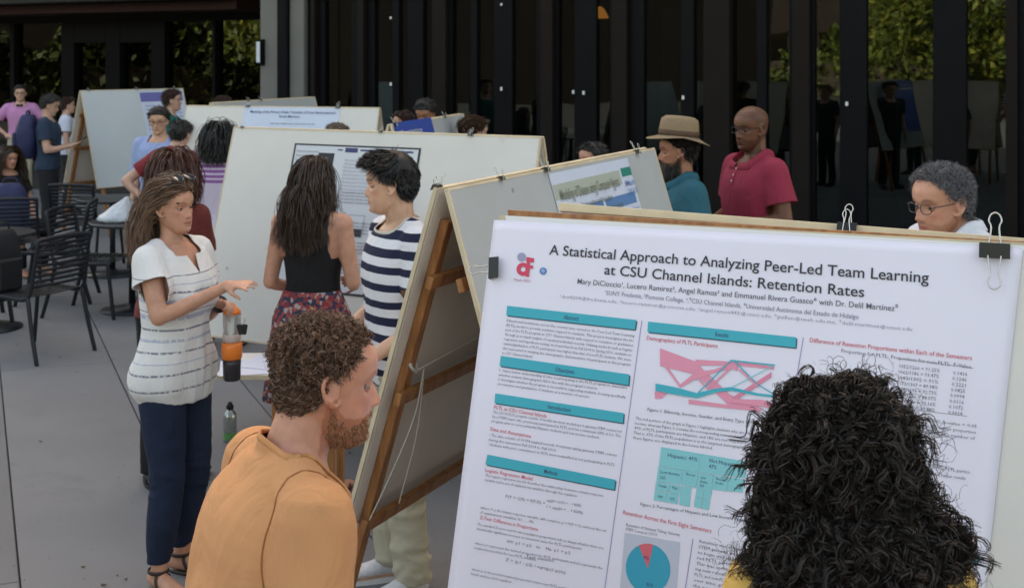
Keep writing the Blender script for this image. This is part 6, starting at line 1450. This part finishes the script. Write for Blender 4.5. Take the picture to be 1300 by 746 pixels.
hb2 = hm('dark_brown', (.046, .025, .016), .4)
wt2.hair_long(hb2, n=1800, length=.345, wave=.007, rad=.0013, vol=.014, nseg=15, spread=.005, comb=lambda P, N: np.stack([np.sign(P[:, 0]) * .35, -.8 * np.ones(len(P)), -.2 * np.ones(len(P))], 1))
# ============ 6 man with hat
mh = Person('bearded man in a tan brimmed hat and teal shirt', (.885, 6.7, 0), R(192), H=1.715, sex='m', skin=SK['olive'], head=(-8, 4, 0), vox=.012, nose=1.15, tint=dict(brow=(.2, .16, .14), beard=(.2, .16, .14), scalp=(.2, .18, .16)), build=1.08)
tealc = cloth('shirt_teal', (.022, .105, .145)); mh.top('shirt', tealc, ease=.022, sleeve=.6, flare=.02, neck='polo', collar='collar', fold=.009, fold_sc=(7, 7, 3.5), seed=9); mh.placket([c_ for c_ in mh.root.children if c_.name.startswith('shirt')][0], tealc, .22); mh.trousers('trousers', charcoal); mh.shoes(shoeb, soleb)
bb = hm('beard_dark', (.022, .016, .014), .5); M = mh.Mk()
mh.hair_short(bb, n=700, thick=.010, length=.03)
P, Nn = roots_on_head(2600, region=beard_region); ln = np.interp(P[:, 2], [0, .03, .07], [.062, .045, .016])
p = grow(to_world(M, P), rot(M, Nn * .5 + np.array([0, .35, -.8]) + rng.normal(size=P.shape) * .12), .05, 7, .12, wander=.06, lens=ln); tv = np.where((P[:, 1] > .068)[:, None], 3.5, 1.0) * rng.uniform(.6, 1.5, (len(P), 1)) * np.ones((1, 3)); strand_mesh('beard', p, .0011, bb, mh.root, 2, tint=tv)
hat = empty('brimmed_hat', mh.root.location); hat.rotation_euler = mh.root.rotation_euler; tag(hat, 'tan brimmed hat with a brown band on the bearded man', 'hat')
hatm = mat('hat_straw', (.27, .195, .115), rough=.8, noise_amt=.08, noise_scale=40, bump=.35, bump_scale=300)
Mh = M @ Matrix.Translation((0, -.012, .172)) @ Matrix.Rotation(R(9), 4, 'X')
rows = []
for r_, z_ in ((.082, -.004), (.094, .0), (.094, .03), (.091, .06), (.086, .088), (.074, .102), (.050, .104), (.020, .094), (.004, .092)): rows.append([tuple(Mh @ Vector((r_ * .90 * math.cos(h), r_ * 1.16 * math.sin(h), z_ + .03 - (.016 * math.exp(-(math.cos(h) / .35) ** 2) if z_ > .09 else 0)))) for h in np.linspace(0, 2 * math.pi, 40, endpoint=False)])
Geo().rings(rows, cap=True).build('crown', hatm, hat, True)
rows = []
for r_, dz in ((.090, .030), (.11, .023), (.135, .018), (.158, .016), (.160, .013), (.135, .014), (.11, .019), (.090, .026)): rows.append([tuple(Mh @ Vector((r_ * .92 * math.cos(h), r_ * 1.10 * math.sin(h), dz + .010 * (math.cos(h) ** 2) * (r_ - .09) / .07 - .016 * max(0, math.sin(h)) * (r_ - .09) / .07 - .030 * max(0, -math.sin(h)) * (r_ - .09) / .07))) for h in np.linspace(0, 2 * math.pi, 48, endpoint=False)])
Geo().rings(rows, cap=False, closed=True).build('brim', hatm, hat, True)
rows = [[tuple(Mh @ Vector((r_ * .90 * math.cos(h), r_ * 1.16 * math.sin(h), z_))) for h in np.linspace(0, 2 * math.pi, 40, endpoint=False)] for r_, z_ in ((.0955, .030), (.0962, .032), (.0958, .056), (.0945, .057))]
Geo().rings(rows, cap=False).build('hat_band', mat('band_brown', (.09, .045, .022), rough=.6), hat, True)
for i in (0, 1): Geo().ell((0, 0, 0), (.004, .004, .004), Mh @ Matrix.Translation((.084, -.012 - .045 * i, .078))).build('eyelet', mat('eyelet', (.05, .03, .02), rough=.4), hat, True)
# ============ 7 man in raspberry polo
mr_ = Person('bald man with dark glasses in a raspberry polo shirt', (1.335, 7.0, 0), R(203), H=1.825, sex='m', skin=SK['dark'], head=(10, 4, 0), vox=.011, nose=1.0, tint=dict(brow=(.4, .35, .3), beard=(.45, .42, .4), scalp=(.62, .6, .58)), build=1.04, glasses=blackm,
    arms={-1: ((-.25, -.03, 1.165), (-.10, .20, 1.14), (.55, .9, 0), (.6, -.5, -.4)), 1: ((.25, -.03, 1.165), (.10, .20, 1.13), (-.5, .9, 0), (-.6, -.4, -.4))})
mr_.top('polo_shirt', cloth('polo_raspberry', (.27, .022, .050)), ease=.018, sleeve=.66, flare=.014, neck='polo', collar='collar', fold=.007, fold_sc=(7, 7, 3.5), seed=12); mr_.placket([c_ for c_ in mr_.root.children if c_.name.startswith('polo')][0], cloth('polo_raspberry', (.27, .022, .050))); mr_.trousers('trousers', charcoal); mr_.shoes(shoeb, soleb)
# ============ 8 grey-haired man with glasses
mg = Person('grey-haired man in thin glasses and a white shirt, looking down behind the nearest easel', (1.52, 4.28, 0), R(196), H=1.785, sex='m', skin=SK['tan'], lean=0, stoop=4, headpos=(0, .015, -.055), head=(7, 8, 0), vox=.014, nose=1.25, tint=dict(brow=(.35, .32, .30), scalp=(.45, .45, .48), beard=(.72, .66, .62), recede=.03), glasses=mat('wire_frame', (.10, .09, .09), rough=.3, metal=.8))
mg.top('shirt', cloth('shirt_white', (.62, .64, .70)), ease=.018, sleeve=.95, neck='polo', collar='collar', fold=.007); mg.trousers('trousers', charcoal); mg.shoes(shoeb, soleb)
mg.hair_short(hm('grey', (.13, .13, .145), .5), n=3400, thick=.006, length=.026, recede=.030, curly=.0055, rad=.0008)
# ============ background people
def bg(label, px, headtop, Y, heading, shirt, hair, H=None, skin='light', sex='m', style='short', pants=None, head=(0, 0, 0), hl=.36, **kw):
    X = (px - 650) / FPX * Y; 
    if H is None: H = EYE - (headtop - 72) / FPX * Y - .02
    top = kw.pop('top', {}); kn = kw.pop('kn', 600); sprd = kw.pop('sprd', .016); vox = .015 if Y < 12 else .019; kw.setdefault('headvox', .0048 if Y < 12 else .007)
    p_ = Person(label, (X, Y, 0), R(heading), H=H, sex=sex, skin=SK[skin], head=head, vox=vox, tint=dict(brow=(.4, .35, .3), scalp=(.4, .35, .3)), **kw)
    tk = dict(ease=.018, sleeve=.6, fold=.008, vox=.012); tk.update(top); p_.top('shirt', shirt, **tk); p_.trousers('trousers', pants or charcoal, vox=.018, fold=.003); p_.shoes(shoeb, soleb)
    if style == 'short': p_.hair_short(hair, n=500, thick=.014, length=.028, rad=.002)
    elif style == 'long': p_.hair_long(hair, n=kn, length=hl, rad=.0017, nseg=11, spread=sprd, vol=.03, wave=.004, comb=lambda P, N: np.stack([np.sign(P[:, 0]) * .35, -.6 * np.ones(len(P)), -.5 * np.ones(len(P))], 1))
    return p_
purple = stripes('purple_stripes', (.58, .50, .62), (.26, .10, .30), 1.20, .036, .62, 9)
gp = bg('woman with a black bob in a purple striped top, back turned', 278, 156, 9.1, 82, purple, hk, sex='f', style='long', pants=black, hl=.13, kn=1300, sprd=.019, skin='asian', arms={1: ((.23, 0, 1.1), (.12, .2, 1.1), (-.5, .8, .2), (-.5, -.3, -.5)), -1: ((-.24, -.02, 1.1), (-.17, .16, 1.05), (.5, .8, .2), (.5, -.3, -.5))}, top=dict(ease=.022, hem=.86))
bm_ = bg('man with glasses in a light blue shirt facing the camera', 202, 134, 10.9, 262, cloth('shirt_lightblue', (.32, .40, .66)), hk, skin='asian', glasses=blackm, head=(10, 10, 0), top=dict(sleeve=.95))
mm_ = bg('person in a maroon T-shirt with hand on hip, leaning forward', 204, 168, 10.1, 62, cloth('tshirt_maroon', (.20, .018, .025)), hk, H=1.62, skin='light', lean=22, head=(0, 12, 0), arms={-1: ((-.40, -.02, 1.17), (-.20, .02, 1.02), (.6, .5, -.2), (.5, 0, -.8)), 1: ((.24, .15, 1.15), (.2, .3, 1.0), (0, 1, -.2), (-1, 0, 0))})
aub = bg('auburn-haired woman mostly hidden directly behind the blouse woman', 219, 192, 6.2, 95, cloth('shirt_rust', (.14, .025, .02)), hm('auburn', (.075, .026, .014), .42), sex='f', style='long', pants=black, hl=.17, kn=1300, sprd=.010, skin='pale', H=1.63, shoulders=.9, arms={1: ((.17, .02, 1.1), (.12, .18, 1.1), (-.5, .8, .2), (-.5, -.3, -.5)), -1: ((-.18, .02, 1.1), (-.12, .18, 1.05), (.5, .8, .2), (.5, -.3, -.5))})
gr = bg('brown-haired person in a green shirt in front of the farthest easel', 218, 112, 13.9, 10, cloth('shirt_green', (.01, .13, .11)), hm('mid_brown', (.06, .035, .03)), skin='light')
pk = bg('man in a pink shirt and black bow tie, hands on hips', 26, 107, 18.3, 285, cloth('shirt_pink', (.52, .24, .46)), hk, skin='light', pants=khaki, glasses=blackm, arms={-1: ((-.40, -.06, 1.17), (-.20, .06, 1.02), (.6, .5, -.2), (.5, 0, -.8)), 1: ((.40, -.06, 1.17), (.20, .06, 1.02), (-.6, .5, -.2), (-.5, 0, -.8))}, top=dict(hem=.96))
g = Geo(); 
for s_ in (-1, 1): g.box((s_ * .026, .125, 1.455), (.045, .012, .035), taper=1)
g.box((0, .128, 1.455), (.016, .014, .018)); g.v = [tuple(Vector(p) * pk.k) for p in g.v]; g.build('bow_tie', blk, pk.root, bevel=.004)
nv = bg('person in a navy T-shirt with a black backpack looking at a phone', 62, 118, 13.9, 8, cloth('tshirt_navy', (.022, .040, .075)), hk, skin='light', head=(0, 18, 0), arms={1: ((.24, .03, 1.12), (.10, .27, 1.17), (-.4, 1, .3), (-.3, -.3, .9)), -1: ((-.24, .03, 1.12), (-.06, .27, 1.17), (.4, 1, .3), (.3, -.3, .9))})
Mn = Matrix.Translation(nv.root.location) @ Matrix.Rotation(R(8) - math.pi / 2, 4, 'Z')
softbag('backpack', Mn @ Matrix.Translation((0, -.22, .98)) @ Matrix.Rotation(0, 4, 'Z'), (.34, .24, .48), nvy, 'dark backpack worn by the person in the navy T-shirt', 'backpack')
ph = Geo().box((0, 0, 0), (.07, .14, .012)).build('phone', blackm, None, bevel=.004); ph.matrix_world = Mn @ Matrix.Translation((.03, .36, 1.18)) @ Matrix.Rotation(R(35), 4, 'X'); tag(ph, 'phone held by the person in the navy T-shirt', 'phone')
ws = bg('person in a white shirt half hidden between the navy T-shirt and the farthest easel', 86, 122, 16.9, 20, cloth('shirt_cool_white', (.55, .58, .70)), hm('mid_brown', (.06, .035, .03)), skin='light', H=1.55)
bg('person with dark hair looking down, behind the second row right of the title sheet', 541, 124, 11.2, 250, charcoal, hk, skin='olive', head=(0, 25, 0))
bg('dark-haired person behind the blue poster, left of the taller dark head', 512, 139, 11.6, 200, cloth('shirt_slate', (.10, .11, .14)), hm('mid_brown', (.06, .035, .03)), skin='tan')
bg('brown-haired person whose head shows above the wide white easel', 601, 144, 8.5, 25, charcoal, hm('chestnut', (.055, .030, .020)), skin='light', style='short', hw=1.12)
bg('dark-haired person peeping over the open-ended easel left of the hat', 752, 178, 7.9, 215, charcoal, hk, skin='tan')
bg('grey-blond head just above the wide white easel', 428, 154, 8.9, 85, charcoal, hm('ash', (.20, .15, .12)), skin='light')
bg('brown-haired person behind the third-row easel', 283, 120, 13.3, 90, charcoal, hm('mid_brown', (.06, .035, .03)), skin='light')
# seated woman at far left
sd_ = Person('seated dark-haired woman in dark clothes at the left edge', (-4.95, 12.4, -.40), R(-40), H=1.62, sex='f', skin=SK['tan'], vox=.012, head=(0, 10, 0), legs={1: ((.09, .02, .88), (.12, .44, .92), (.12, .46, .52), (.14, .6, .47)), -1: ((-.09, .02, .88), (-.12, .44, .92), (-.12, .46, .52), (-.14, .6, .47))},
    arms={1: ((.22, .05, 1.12), (.08, .28, 1.2), (-.3, .4, .8), (-.5, -.5, 0)), -1: ((-.22, .05, 1.12), (-.1, .3, 1.05), (.3, 1, 0), (.3, 0, -1))})
sd_.top('shirt', black, ease=.016, vox=.012); sd_.trousers('trousers', black, vox=.012); sd_.hair_long(hm('dark_brown', (.03, .015, .01)), n=500, length=.34, rad=.0035, nseg=10)
cs = copy_tree(chair0); cs.location = (-4.97, 12.42, 0); cs.rotation_euler = (0, 0, R(-40) - math.pi / 2); tag(cs, 'slatted chair under the seated dark-haired woman', 'chair', 'dark slatted patio chairs')
# reset parenting order
bpy.context.view_layer.update()
